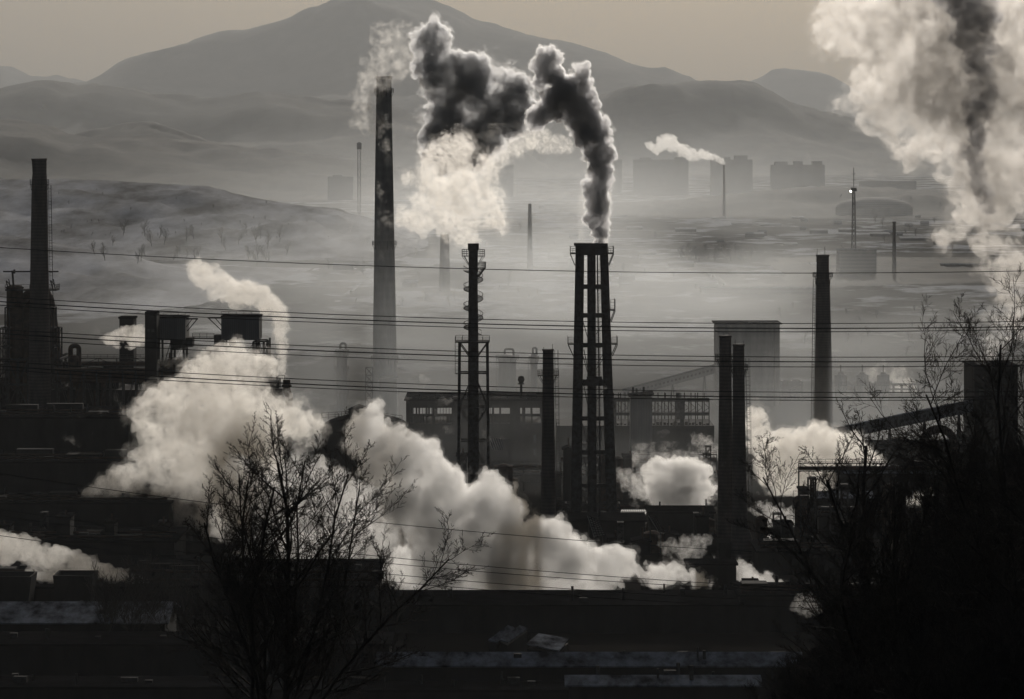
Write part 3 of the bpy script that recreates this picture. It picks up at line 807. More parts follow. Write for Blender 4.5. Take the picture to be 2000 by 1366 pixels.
q = MB(); frame3(q, X(1529, 1450), X(1566, 1450), 1450, 1457, 0, Z(746, 1450), 2, 6, .9); q.build('frame', M['concrete'], t)
MB().lathe(X(1548, 1450), 1453.5, [(Z(775, 1450), 1.8), (Z(762, 1450), 1.8), (Z(756, 1450), .7)], 12).build('hopper', M['steel'], t)

# arched pipes and tank by the trees at right
def arch_pipe():
    Y = 1080; t = bld('arched_duct', 'thick black duct bent over like an arch below the dark conveyor', 'duct', 1833, Y)
    cx = 1833; P = []
    P.append((X(1803, Y), Y, 0))
    for i in range(17):
        a = math.pi * (1 - i / 16); P.append((X(cx + 30 * math.cos(a), Y), Y, Z(866 - 28 * math.sin(a), Y)))
    P.append((X(1863, Y), Y, 0)); MB().tube(P, 1.25, 14).build('duct_body', M['rust'], t)
    for px in (1803, 1863): MB().lathe(X(px, Y), Y, [(Z(880, Y), 1.5), (Z(878, Y), 1.5)], 14).build('flange', M['steel'], t)
arch_pipe()
t = lower_works(1635, 1900, 872, 1090, 18, 'long black shed under the dark conveyor, mostly behind branches', wn=10)

t = lower_works(1640, 1900, 925, 1030, 20, 'black shed with a pale roof line behind the right bare tree', roofmat='snowroof')
lower_works(1482, 1720, 1080, 850, 26, 'wide black hall right of the chimney house, below the ribbed roof shed')
lower_works(1600, 1900, 1010, 930, 24, 'long black shed behind the trunk of the right bare tree')
t = lower_works(1592, 1705, 972, 960, 14, 'small shed with a white roof edge at the foot of the right steam', roofmat='snowroof', ridge=964)

# twin chimney plinth and nearby sheds
def pyramid_base():
    Y = 872; t = bld('chimney_house', 'black stepped base block under the twin chimneys', 'building', 1440, Y)
    wall(t, 1395, 1482, 1093, Y, 14); wall(t, 1404, 1470, 1060, Y + 2, 10, bot=1093.2, name='upper_block')
pyramid_base()
def gridded_roof(root, pts, nx=12, ny=3, th=.25, w=.12):
    """translucent corrugated sheet on a tilted plane given by four world corners, with dark purlins over it"""
    a, b_, c, d = [Vector(p) for p in pts]; nn = (b_ - a).cross(d - a).normalized()
    if nn.z < 0: nn = -nn
    MB().hexa([a, b_, c, d, a + nn * th, b_ + nn * th, c + nn * th, d + nn * th]).build('sheet', M['glassroof'], root)
    g = MB()
    for i in range(nx + 1):
        f = i / nx; g.bar(a.lerp(b_, f) + nn * (th + w / 2), d.lerp(c, f) + nn * (th + w / 2), w)
    for j in range(ny + 1):
        f = j / ny; g.bar(a.lerp(d, f) + nn * (th + w * 1.2), b_.lerp(c, f) + nn * (th + w * 1.2), w)
    g.build('purlin_grid', M['steel'], root)
def sloped(a0, b0, r0, a1, b1, r1, Y0, dY):
    """corners: near edge cols a0..b0 row r0 at Y0; far edge cols a1..b1 row r1 at Y0+dY"""
    return [W(a0, r0, Y0), W(b0, r0, Y0), W(b1, r1, Y0 + dY), W(a1, r1, Y0 + dY)]
t = bld('greenhouse_roof_shed', 'shed with a sunlit ribbed roof right of the twin chimneys', 'shed', 1535, 905)
gridded_roof(t, sloped(1482, 1583, 1070, 1492, 1590, 1047, 905, 14), 18, 4); wall(t, 1484, 1583, 1072, 905.5, 13)
t = bld('strip_roof_shed', 'shed with a thin bright ribbed roof just right of the leaning stacks', 'shed', 1235, 985)
gridded_roof(t, sloped(1210, 1262, 1007, 1214, 1264, 997, 985, 8), 14, 2); wall(t, 1211, 1262, 1009, 985.3, 7)
t = bld('tilted_panel', 'large bright ribbed panel tilted steeply before the leaning stacks', 'panel', 1162, 880)
gridded_roof(t, [W(1160, 1050, 880), W(1180, 1046, 884), W(1169, 1020, 884), W(1147, 1008, 880)], 4, 8, w=.16)
q = MB(); q.bar(W(1177, 1046, 884), (X(1177, 884), 884, 0), .3); q.bar(W(1160, 1048, 880.5), (X(1160, 881), 881, 0), .3); q.bar(W(1150, 1012, 881), (X(1150, 882), 882, 0), .3); q.build('support', M['steel'], t)
t = bld('tilted_panel', 'grey ribbed panel tilted before the round steam ball', 'panel', 1281, 890)
gridded_roof(t, [W(1286, 1040, 890), W(1297, 1042, 893), W(1280, 1014, 893), W(1266, 1008, 890)], 4, 9, w=.2)
q = MB(); q.bar(W(1290, 1040, 892), (X(1290, 892), 892, 0), .3); q.bar(W(1270, 1010, 891), (X(1270, 892), 892, 0), .3); q.build('support', M['steel'], t)
lower_works(1268, 1394, 1003, 945, 16, 'dark flat shed directly beneath the round steam ball', roofmat='roof')
lower_works(1090, 1260, 1020, 915, 20, 'black shed standing before the feet of the leaning stacks')
lower_works(1000, 1100, 1040, 930, 20, 'black shed to the left at the foot of the dark brick chimney')

# steam vent house, quenching basins, gangway
t = bld('pump_house', 'square dark block with a thin overhanging roof at the right end of the white steam', 'building', 1392, 800)
wall(t, 1346, 1438, 1106, 800, 10, 'hall'); flat_roof(t, 1340, 1441, 1105, 800, 10, over=.1, th=.45)
q = MB(); q.bar(W(1405, 1104, 803), W(1405, 1096, 803), .15); q.bar(W(1372, 1104, 803), W(1372, 1098, 803), .15); q.build('roof_pole', M['steel'], t)
def basin(label, a, b_, top, Y, flare=6, g=None):
    t = bld('cooling_basin', label, 'cooling basin', (a + b_) / 2, Y, g); z1 = Z(top, Y)
    m_ = MB(); x0, x1, X0, X1 = X(a + flare, Y), X(b_ - flare, Y), X(a, Y), X(b_, Y); d = max(8, (x1 - x0) * .6); z0 = z1 - 7
    th = .4
    def wl(p, q, r, s): m_.hexa([p, q, (q[0], q[1] + th, q[2]), (p[0], p[1] + th, p[2]), s, r, (r[0], r[1] + th, r[2]), (s[0], s[1] + th, s[2])])
    wl((x0, Y, z0), (x1, Y, z0), (X1, Y - .8, z1), (X0, Y - .8, z1)); wl((x0, Y + d, z0), (x1, Y + d, z0), (X1, Y + d + .8, z1), (X0, Y + d + .8, z1))
    m_.hexa([(x0, Y + .45, z0), (x0 + th, Y + .45, z0), (x0 + th, Y + d, z0), (x0, Y + d, z0), (X0 + .02, Y - .35, z1), (X0 + th, Y - .35, z1), (X0 + th, Y + d + .75, z1), (X0 + .02, Y + d + .75, z1)])
    m_.hexa([(x1 - th, Y + .45, z0), (x1, Y + .45, z0), (x1, Y + d, z0), (x1 - th, Y + d, z0), (X1 - th, Y - .35, z1), (X1 - .02, Y - .35, z1), (X1 - .02, Y + d + .75, z1), (X1 - th, Y + d + .75, z1)])
    m_.build('rim_wall', M['hall'], t); MB().box(x0 + .1, x1 - .1, Y + .1, Y + d - .1, 0, z0 + .5).build('base', M['hall'], t)
basin('wide black flared basin under the low jet of steam, left of the pump house', 1252, 1316, 1142, 790, 6, 'flared cooling basins')
basin('black flared basin touching the pump house under the steam jet', 1332, 1400, 1142, 790, 5, 'flared cooling basins')
basin('black flared basin cut by the left edge of the picture', -60, 62, 1126, 760, 8, 'flared cooling basins')
basin('black flared basin second from the left edge, steam blowing across its rim', 104, 182, 1124, 760, 7, 'flared cooling basins')
t = bld('gangway', 'raised gangway with a railing running right from the pump house', 'gangway', 1500, 805)
q = MB(); q.box(X(1439, 805), X(1600, 805), 805, 807, Z(1153, 805), Z(1150.5, 805)); q.build('deck', M['steel'], t)
q = MB(); railing(q, [(X(1439, 805), 805, Z(1150.5, 805)), (X(1600, 805), 805, Z(1150.5, 805))], .8, .07); q.build('railing', M['steel'], t)
q = MB()
for px in range(1445, 1600, 30): q.bar((X(px, 805), 806, 0), (X(px, 805), 806, Z(1153, 805)), .4)
q.build('support', M['steel'], t)

# big black halls of the foreground
lower_works(-500, 330, 1150, 770, 60, 'long black hall behind the left flared basins', wn=0)
lower_works(300, 730, 1148, 772, 50, 'black hall behind the big bare tree')
t = lower_works(700, 1445, 1181, 740, 24, 'very long black hall with a straight pale roof edge below the white steam', ridge=1177)
t = lower_works(1445, 1850, 1165, 742, 20, 'black hall right of the pump house below the gangway')
t = lower_works(-300, 322, 1216, 700, 24, 'low building with a dull blue-grey roof at the left edge', roofmat='snowroof', ridge=1190)
t = lower_works(742, 1562, 1300, 640, 10, 'low long shed with a dull blue-grey roof strip near the bottom', roofmat='snowroof', ridge=1281)
t = lower_works(1112, 1480, 1338, 618, 8, 'lowest shed with a thin pale roof strip at the bottom edge', roofmat='snowroof', ridge=1325)
lower_works(-300, 560, 1346, 632, 12, 'black flat shed added over sunlit ground at the very bottom left')  # added shed, covers the bright sunlit ground along the bottom edge
lower_works(520, 1110, 1352, 628, 9, 'black flat shed added over sunlit ground at the very bottom under the tree trunk')  # second added cover, keeps the lit ground strip dark below the tree
t = lower_works(-300, 760, 1262, 670, 16, 'black flat shed left behind the big bare tree trunk')
t = bld('hipped_shed', 'small shed with a pale blue-grey parallelogram roof', 'shed', 1070, 665)
gm = MB(); P = [W(1027, 1258, 665), W(1092, 1271, 662), W(1112, 1247, 674), W(1052, 1237, 678)]
gm.hexa([p - Vector((0, 0, .2)) for p in P] + [Vector(p) for p in P]); gm.build('roof', M['snowroof'], t)
wm = MB(); B = [p + (Vector((X(1070, 668), 668, 0)) - p) * .06 for p in P]; wm.hexa([(p.x, p.y, 0) for p in B] + [(p.x, p.y, p.z - .35) for p in B]); wm.build('wall', M['hall'], t)
for (a, b_, lab) in ((954, 992, 'left of two thin bright slanting ridges above the shed rows'), (976, 1015, 'right and longer of two thin bright slanting ridges above the shed rows')):
    t = bld('lean_to_roof', lab, 'roof', (a + b_) / 2, 680)
    p, q_ = W(a, 1252, 680), W(b_, 1224, 690); k = MB(); d = Vector((1.6, 0, -.5))
    k.hexa([p, p + d, q_ + d, q_, p + Vector((0, 0, .25)), p + d + Vector((0, 0, .25)), q_ + d + Vector((0, 0, .25)), q_ + Vector((0, 0, .25))]); k.build('roof', M['snowroof'], t)
    k = MB(); k.hexa([(p.x + .1, p.y, 0), (p.x + 1.5, p.y, 0), (q_.x + 1.5, q_.y, 0), (q_.x + .1, q_.y, 0), (p.x + .1, p.y, p.z - .3), (p.x + 1.5, p.y, p.z - .9), (q_.x + 1.5, q_.y, q_.z - .9), (q_.x + .1, q_.y, q_.z - .3)]); k.build('wall', M['hall'], t)

random.seed(99)
def clutter(a, b, p0, p1, Y0, n, group, label):
    for i in range(n):
        px = random.uniform(a, b); Y = Y0 + random.uniform(-14, 14); top = random.uniform(p0, p1); w = random.uniform(10, 42); kind = random.random()
        t = bld('yard_shed' if kind < .55 else 'storage_tank' if kind < .75 else 'service_tower', label, 'shed' if kind < .55 else 'tank' if kind < .75 else 'tower', px, Y, group)
        if kind < .55:
            if random.random() < .5: gable_wall(t, px, px + w, top + 5, top, Y, 8, 'hall', 'y'); gable_roof(t, px, px + w, top + 5, top, Y, 8, 'roof', .4, 'y')
            else: wall(t, px, px + w, top, Y, 8); flat_roof(t, px, px + w, top, Y, 8, over=.3)
            MB().tube([(X(px + w * .6, Y), Y + 3, Z(top + 2, Y)), (X(px + w * .6, Y), Y + 3, Z(top - random.uniform(6, 20), Y))], .22, 8).build('flue', M['rust'], t)
        elif kind < .75:
            r = random.uniform(1.4, 3.2); z1 = Z(top, Y); MB().lathe(X(px, Y), Y, [(0, r), (z1 - .6, r), (z1, r * .3)], 20).build('shell', M['rust'], t)
            q = MB(); q.bar((X(px, Y) - r - .3, Y, 0), (X(px, Y) - r - .3, Y, z1 + 1), .12); q.bar((X(px, Y) - r - .3, Y, z1 + .9), (X(px, Y) + r, Y, z1 + .9), .1); q.build('handrail', M['steel'], t)
        else:
            w2 = random.uniform(8, 16); q = MB(); frame3(q, X(px, Y), X(px + w2, Y), Y, Y + 2.5, 0, Z(top - 8, Y), 1, 6, .26); q.build('frame', M['steel'], t)
            q = MB(); q.pbox(px - 1, px + w2 + 1, top - 10, top - 8, Y - .5, 3.4); q.build('deck', M['steel'], t)
clutter(10, 300, 700, 745, 1034, 24, 'gear behind the left works', 'dark plant structure standing among the left furnace works')
clutter(300, 540, 690, 760, 1030, 20, 'gear under the raised bunkers', 'dark plant structure standing under and behind the raised bunkers')
clutter(-20, 330, 795, 830, 985, 20, 'gear before the furnace', 'black shed, tank or stair tower below the furnace works')
clutter(600, 1060, 880, 960, 1040, 24, 'gear before the long hall', 'black shed, tank or stair tower before the long works hall')
clutter(1090, 1400, 870, 960, 1040, 22, 'gear before the girder hall', 'black shed, tank or stair tower before the open girder hall')
clutter(1000, 1400, 1010, 1055, 900, 16, 'gear at the stack feet', 'black shed, tank or stair tower near the feet of the stacks')
clutter(1480, 1900, 930, 1045, 900, 26, 'gear right of the twin chimneys', 'black shed, tank or stair tower right of the twin chimneys')
clutter(-20, 330, 1010, 1090, 845, 18, 'gear on the dark left yard', 'black shed, tank or stair tower in the dark left yard')
clutter(1440, 1900, 1140, 1175, 760, 10, 'gear behind the gangway', 'black shed, tank or stair tower near the gangway')
clutter(1560, 1900, 850, 890, 1150, 6, 'gear round the dark conveyor', 'dark plant structure standing round the dark conveyor at right')
for i, (a, b_, py, Y, lab) in enumerate(((300, 540, 706, 1012, 'long pipe gantry under the raised bunkers'), (800, 1060, 902, 1062, 'pipe gantry crossing before the long works hall'), (1095, 1400, 888, 1058, 'pipe gantry crossing before the open girder hall'), (1560, 1900, 905, 1000, 'pipe gantry behind the right bare tree'), (120, 300, 700, 1030, 'pipe gantry between the furnace and the narrow grey tower'))):
    t = bld('pipe_gantry', lab, 'pipe gantry', (a + b_) / 2, Y); q = MB(); x0, x1 = X(a, Y), X(b_, Y); z1 = Z(py, Y); n_ = int((x1 - x0) / 5)
    for k in range(n_ + 1):
        xx = x0 + (x1 - x0) * k / n_; q.bar((xx, Y, z1 - 2.2), (xx, Y, z1), .22)
        if k % 3 == 0: q.bar((xx, Y, 0), (xx, Y, z1 - 2.2), .4)
        if k < n_: q.bar((xx, Y, z1 - 2.2 if k % 2 else z1), (xx + (x1 - x0) / n_, Y, z1 if k % 2 else z1 - 2.2), .16)
    q.bar((x0, Y, z1), (x1, Y, z1), .28); q.bar((x0, Y, z1 - 2.2), (x1, Y, z1 - 2.2), .28); q.build('truss', M['steel'], t)
    for k in range(2): MB().tube([(x0, Y + 1 + k, z1 - 1.6), (x1, Y + 1 + k, z1 - 1.6)], .4 + .15 * k, 8).build('pipe', M['rust'], t)
    q = MB(); railing(q, [(x0, Y - .3, z1), (x1, Y - .3, z1)], 1.1, .09); q.build('railing', M['steel'], t)
# ------------------------------------------------------------------ left furnaces
def furnace_left():
    Y = 1010; z = lambda py: Z(py, Y); x = lambda px: X(px, Y)
    t = bld('blast_furnace', 'massive black furnace body with gantry arms and lattice columns round the flared chimney', 'blast furnace', 60, Y)
    MB().lathe(x(68), Y + 8, [(0, 8), (z(760), 7.6), (z(640), 5.6), (z(585), 4.4), (z(570), 3.2)], 24).build('furnace_shell', M['rust'], t)
    MB().lathe(x(27), Y + 2, [(0, 2.7), (z(566), 2.3), (z(562), 2.6), (z(558), 1.6)], 20).build('uptake', M['rust'], t)
    q = MB(); q.tube([(x(30), Y + 2, z(600)), (x(40), Y + 4, z(588)), (x(52), Y + 6, z(578)), (x(60), Y + 8, z(575))], [1.4, 1.5, 1.6, 1.6], 14); q.build('downcomer', M['rust'], t)
    q = MB(); q.bar((x(9), Y - 3, z(530)), (x(117), Y - 3, z(530)), .38); q.bar((x(27), Y - 3, z(529)), (x(27), Y, z(566)), .5); q.bar((x(92), Y - 3, z(530)), (x(92), Y + 2, z(600)), .4); q.bar((x(31), Y - 3, z(526)), (x(31), Y - 3, z(534)), .5); q.build('gantry_beam', M['steel'], t)
    q = MB(); q.box(x(12), x(60), Y - 2, Y + 5, z(568), z(565)); q.box(x(88), x(112), Y - 2, Y + 5, z(568), z(565)); o = q.build('top_deck', M['steel'], t)
    r = MB()
    for a, b_ in ((12, 60), (88, 112)): railing(r, [(x(a), Y - 2, z(565)), (x(b_), Y - 2, z(565)), (x(b_), Y + 5, z(565))], 1.3, .13)
    r.build('railing', M['steel'], o)
    for sx in (17, 104):
        q = MB(); q.bar((x(sx), Y - 1, z(566)), (x(sx - 4), Y - 1, z(548)), .3); q.bar((x(sx - 4), Y - 1, z(548)), (x(sx + 5), Y - 1, z(558)), .25); q.bar((x(sx + 5), Y - 1, z(566)), (x(sx + 1), Y - 1, z(545)), .25); q.build('jib', M['steel'], t)
    for a, b_, top in ((4, 18, 640), (106, 119, 640), (14, 22, 600), (102, 108, 600)):
        q = MB(); frame3(q, x(a), x(b_), Y - 4, Y + 2, 0, z(top), 1, 10, .38); q.build('lattice_column', M['steel'], t)
    q = MB(); frame3(q, x(0), x(122), Y - 6, Y + 16, 0, z(700), 6, 6, .7); q.build('cast_house_frame', M['steel'], t)
    random.seed(21)
    for i in range(7):
        a = random.uniform(5, 95); b_ = a + random.uniform(8, 24); c = random.uniform(700, 800)
        MB().pbox(a, b_, c, c + random.uniform(15, 50), Y - 3, 8).build('machine_box', M['hall'], t)
    wall(t, -10, 126, 738, Y + 3, 22, name='cast_house_wall')
furnace_left()
# hooped stack
def hoop():
    Y = 1015; t = bld('hooped_vent', 'stubby vent stack topped by a square hoop of pipe, right of the furnace', 'vent stack', 146, Y)
    MB().tube([(X(145, Y), Y, 0), (X(145, Y), Y, Z(700, Y)), (X(145, Y), Y, Z(694, Y))], [1.8, 1.7, 1.2], 16).build('stack_body', M['rust'], t)
    p, Q = pipe_run([(X(138, Y), Y, Z(705, Y)), (X(138, Y), Y, Z(676, Y)), (X(154, Y), Y, Z(676, Y)), (X(154, Y), Y, Z(720, Y))], .7, ''); p.build('hoop_pipe', M['rust'], t)
hoop()
def block_tower(label, a, b_, top, Y, D, mat_='hall', lip=2):
    t = bld('coke_bunker', label, 'tower', (a + b_) / 2, Y); wall(t, a, b_, top, Y, D, mat_); flat_roof(t, a - lip, b_ + lip, top, Y, D, over=.02, th=.5)
    windows(t, a + 3, b_ - 3, top + 30, top + 36, Y, 2); return t
block_tower('narrow grey tower half hidden by a puff of steam left of the black bunkers', 233, 261, 623, 1040, 8)
block_tower('solid black upright tower block left of the wide bunker', 283, 306, 613, 990, 8, 'hall', 0)
def bunker(label, a, b_, top, bot, Y, arm, legs):
    t = bld('raised_bunker', label, 'bunker', (a + b_) / 2, Y); x = lambda p: X(p, Y); z = lambda p: Z(p, Y)
    wall(t, a, b_, top, Y, 12, 'cladding', bot=bot, name='bin'); flat_roof(t, a - 1, b_ + 1, top, Y, 12, over=.02, th=.35)
    q = MB(); p0, p1 = arm; q.bar((x(p0), Y + 3, z(top + 2)), (x(p1), Y + 3, z(top + 2)), .42)
    s = 1 if p1 > p0 else -1; q.bar((x(p1 - s * 2), Y + 3, z(top + 3)), (x(p0 + s * 2), Y + 3, z(top + 26)), .25); q.bar((x((p0 + p1) / 2), Y + 3, z(top + 2)), (x(p0), Y + 3, z(top + 18)), .2); q.build('jib', M['steel'], t)
    q = MB(); railing(q, [(x(a), Y, z(top) + .4), (x(b_), Y, z(top) + .4)], 1.2, .1); q.build('railing', M['steel'], t)
    q = MB()
    for px in legs:
        q.bar((x(px), Y + 1, 0), (x(px), Y + 1, z(bot)), .55); q.bar((x(px), Y + 11, 0), (x(px), Y + 11, z(bot)), .55)
    for c, d in zip(legs[:-1], legs[1:]):
        for k in range(4):
            za, zb = z(bot) * (k / 4), z(bot) * ((k + 1) / 4); q.bar((x(c), Y + 1, zb), (x(d), Y + 1, zb), .3)
            q.bar((x(c), Y + 1, za), (x(d), Y + 1, zb), .2)
    q.build('leg_frame', M['steel'], t)
    return t
t = bunker('wide black raised bunker with a jib pointing right', 306, 362, 622, 664, 1000, (362, 385), [310, 334, 358])
wall(t, 336, 360, 664.2, 1001, 8, bot=684, name='hopper'); wall(t, 362, 376, 660, 1001, 6, bot=678, name='hopper', mat_='steel')
t = bunker('second black raised bunker with a jib pointing left, steam rising behind it', 432, 506, 620, 664, 1000, (432, 404), [436, 500, 522])
wall(t, 418, 436, 655, 1001, 6, bot=700, name='hopper', mat_='steel'); wall(t, 447, 458, 664.2, 1001, 5, bot=676, name='hopper')
q = MB(); railing(q, [W(376, 661, 1003), W(418, 661, 1003)], 1.4, .13, rows=3); q.bar(W(376, 661, 1003), W(418, 661, 1003), .35)
t = bld('catwalk', 'thin railed catwalk joining the two raised bunkers', 'catwalk', 397, 1003); q.build('deck', M['steel'], t)
t = bld('access_tower', 'open stair frame with railings right of the second raised bunker', 'steel tower', 512, 1004)
q = MB(); frame3(q, X(494, 1004), X(524, 1004), 1004, 1009, 0, Z(668, 1004), 3, 8, .32); q.build('frame', M['steel'], t)
t = bld('pipe_rack', 'long raised rack of pipes running right from the furnace', 'pipe rack', 260, 995)
q = MB(); frame3(q, X(112, 995), X(520, 995), 995, 999, 0, Z(724, 995), 16, 3, .38); q.build('frame', M['steel'], t)
for k, (py, r) in enumerate(((722, .45), (729, .55), (737, .7), (745, .5))): MB().tube([(X(108, 996), 995.6 + k * .8, Z(py, 996)), (X(522 - k * 10, 996), 995.6 + k * .8, Z(py, 996))], r, 10).build('pipe', M['rust'], t)
t = bld('crusher_house', 'low black hall under the pipe rack, lowest mass of the left works', 'plant building', 250, 1000)
wall(t, 100, 300, 762, 1000, 26); wall(t, 150, 232, 742, 1005, 12, bot=762.1, name='upper_block'); wall(t, 300, 560, 800, 1001, 24, name='side_wall')
random.seed(8)
for i in range(9):
    a = random.uniform(110, 500); MB().tube([(X(a, 998), 999.2, 0), (X(a, 998), 999.2, Z(random.uniform(735, 770), 998))], random.uniform(.4, 1.1), 10).build('vent_pipe', M['rust'], t)
t = bld('stair_gallery', 'dark railed gallery with a ramp at the right end of the left works', 'gallery', 535, 996)
wall(t, 505, 545, 742, 996, 8); wall(t, 520, 552, 760, 994, 8, name='lower_block')
q = MB(); q.bar(W(522, 745, 995), W(541, 718, 995), .25); q.bar(W(541, 745, 995), W(541, 712, 995), .3); railing(q, [W(505, 742, 995.6), W(556, 745, 995.6)], 1.6, .13); q.build('railing', M['steel'], t)
def bent():
    Y = 985; t = bld('bent_duct', 'upright black duct with an elbow at the right end of the left works', 'duct', 560, Y)
    p, Q = pipe_run([(X(560, Y), Y, Z(742, Y)), (X(560, Y), Y, Z(762, Y)), (X(565, Y), Y, Z(775, Y)), (X(563, Y), Y, Z(800, Y)), (X(556, Y), Y, Z(815, Y)), (X(556, Y), Y, 0)], 1.0, ''); p.build('duct_body', M['rust'], t)
    MB().lathe(X(560, Y), Y, [(Z(757, Y), 1.0), (Z(756, Y), 1.35), (Z(752, Y), 1.35), (Z(751, Y), 1.0)], 14).build('flange', M['rust'], t)
bent()
# deep black halls of the left works, down to the basins
lower_works(-420, 250, 818, 940, 40, 'huge black hall at the left below the furnace')
lower_works(-420, 440, 905, 900, 30, 'second huge black hall stepping down at the left')
lower_works(-420, 330, 985, 870, 24, 'third black hall behind the left wisp of steam')
lower_works(-420, 340, 1060, 830, 30, 'lowest black hall behind the left basins and the bare tree')

# small outbuildings on the plain and steel bits before the hall
t = bld('pipe_portal', 'thin pipe portal with slanting sunlit slats right of the steel stack', 'pipe portal', 975, 1060)
q = MB(); Y = 1060
q.bar((X(944, Y), Y, Z(858, Y)), (X(996, Y), Y, Z(858, Y)), .35); q.bar((X(996, Y), Y, Z(858, Y)), (X(996, Y), Y, 0), .3); q.bar((X(944, Y), Y, Z(858, Y)), (X(944, Y), Y, 0), .3); q.build('frame', M['steel'], t)
for i in range(6): MB().bar(W(954 + i * 4.5, 857, Y - .5), W(962 + i * 4.5, 879, Y - .5), .35).build('slat', M['glassroof'], t)

# ------------------------------------------------------------------ the plain: mast, sheds, flats
t, cx, hw = lattice_mast('lattice radio mast with a bright lamp on its gallery', 'radio_mast', 3000, 1663.5, 1671.5, 372, 487, n=11, w=.5, taper=1.9)
MB().bar((cx, 3000, Z(372, 3000)), (cx, 3000, Z(328, 3000)), .5).build('antenna', M['steel'], t)
q = MB(); q.lathe(cx, 3000, [(Z(374, 3000), 2.6), (Z(372, 3000), 2.7), (Z(367, 3000), 2.4)], 10); q.build('gallery', M['steel'], t)
for k, py in enumerate((340, 352)): MB().bar((cx - 1.8, 3000, Z(py, 3000)), (cx + 1.8, 3000, Z(py, 3000)), .35).build('crossarm', M['steel'], t)
bpy.ops.mesh.primitive_ico_sphere_add(subdivisions=2, radius=.9, location=(0, 0, 0)); o = bpy.context.object
o.name = 'lamp'; o.data.materials.append(M['lamp']); o.parent = t; o.location = Vector((X(1661.5, 2994), 2994, Z(374, 2994))) - ORG[t.name]
t, cx, hw = lattice_mast('faint mast in the haze left of the tallest chimney', 'radio_mast', 5200, 698.5, 704.5, 290, None, n=14, w=.5)
MB().lathe(cx, 5200, [(Z(292, 5200), 3.4), (Z(280, 5200), 3.6), (Z(278, 5200), 1)], 10).build('gallery', M['steel'], t)

def flats(label, Y, a, b_, top, knobs=(), g='distant apartment blocks', D=30):
    t = bld('apartment_block', label, 'apartment block', (a + b_) / 2, Y, g)
    wall(t, a, b_, top, Y, D, 'town')
    for k, (p, q_, h_) in enumerate(knobs):
        MB().pbox(p, q_, top - h_, top + .01, Y + 3, D - 6).build('roof_tower', M['town'], t)
FL = 8600
flats('wide distant block with stepped roof, left of the curling far plume', FL, 1237, 1345, 312, ((1250, 1272, 4), (1318, 1340, 5)))
flats('distant block directly behind the very distant chimney', FL, 1388, 1470, 312, ((1392, 1408, 6), (1412, 1426, 5), (1434, 1460, 8)))
flats('separate distant block with three humped roof towers', FL, 1506, 1611, 322, ((1513, 1538, 6), (1550, 1568, 7), (1586, 1606, 7)))
flats('distant block left of the leaning plume column', FL + 300, 1150, 1215, 312, ((1190, 1204, 4),))
flats('faint distant block beside the far mast', FL - 900, 640, 690, 345, ((650, 668, 3),))
flats('faint distant block right of the tallest chimney', FL, 800, 846, 330, ((810, 822, 3),))
flats('faint distant block between the two smoke columns', FL - 400, 960, 1003, 322, ((966, 980, 4),))
flats('low distant block right of the three humped towers', FL + 200, 1680, 1790, 354)
random.seed(31)
SHED = []
for i, (px, py, w) in enumerate([(1180, 478, 40), (1265, 498, 34), (1330, 520, 50), (1405, 430, 26), (1450, 440, 40), (1505, 442, 42), (1560, 428, 22), (1600, 455, 34), (1655, 452, 30), (1720, 462, 36), (1480, 462, 26), (1240, 448, 30), (1340, 452, 40), (1790, 470, 60), (1545, 482, 26), (1420, 395, 30), (1520, 405, 36), (1185, 520, 26), (890, 520, 36), (980, 500, 30), (1085, 505, 30), (640, 450, 30), (560, 440, 24), (1600, 525, 30), (1380, 560, 44), (1225, 545, 30), (800, 560, 30), (670, 525, 40)]):
    Y = H * F / (py - HY) * 1.0; Y = min(Y, 7000); zt = 1.6 + 1.4 * random.random()
    t = thing('village_shed', 'low snow-roofed shed far out on the plain', 'shed', (X(px, Y), Y, 0), 'sheds scattered over the plain')
    x0, x1 = X(px - w / 2, Y), X(px + w / 2, Y); D = 14 * Y / 3000
    MB().box(x0, x1, Y, Y + D, -3, zt).build('wall', M['town'], t)
    m_ = MB(); m_.hexa([(x0 - .5, Y - .5, zt + .01), (x1 + .5, Y - .5, zt + .01), (x1 + .5, Y + D + .5, zt + 1.5), (x0 - .5, Y + D + .5, zt + 1.5), (x0 - .5, Y - .5, zt + .4), (x1 + .5, Y - .5, zt + .4), (x1 + .5, Y + D + .5, zt + 2.2), (x0 - .5, Y + D + .5, zt + 2.2)]); m_.build('roof', M['snow'], t)
random.seed(77)
for i in range(30):
    px = random.uniform(1050, 1980); py = random.uniform(400, 480); Y = min(8000, H * F / (py - HY)); k = random.uniform(.6, 1.0)
    t = thing('village_house', 'small grey house faint in the haze of the plain', 'house', (X(px, Y), Y, 0), 'houses scattered over the plain')
    x0, x1 = X(px, Y) - 6 * k, X(px, Y) + 6 * k; h_ = 3.6 * k; D = 8 * k
    MB().box(x0, x1, Y, Y + D, -4, h_).build('wall', M['town'], t)
    m_ = MB(); ym = Y + D / 2; m_.add([(x0 - .5, Y - .5, h_), (x1 + .5, Y - .5, h_), (x1 + .5, ym, h_ + 2.6 * k), (x0 - .5, ym, h_ + 2.6 * k), (x0 - .5, Y + D + .5, h_), (x1 + .5, Y + D + .5, h_)], [(0, 1, 2, 3), (3, 2, 5, 4), (0, 3, 4), (1, 5, 2), (0, 4, 5, 1)]); m_.build('roof', M['snow'], t)
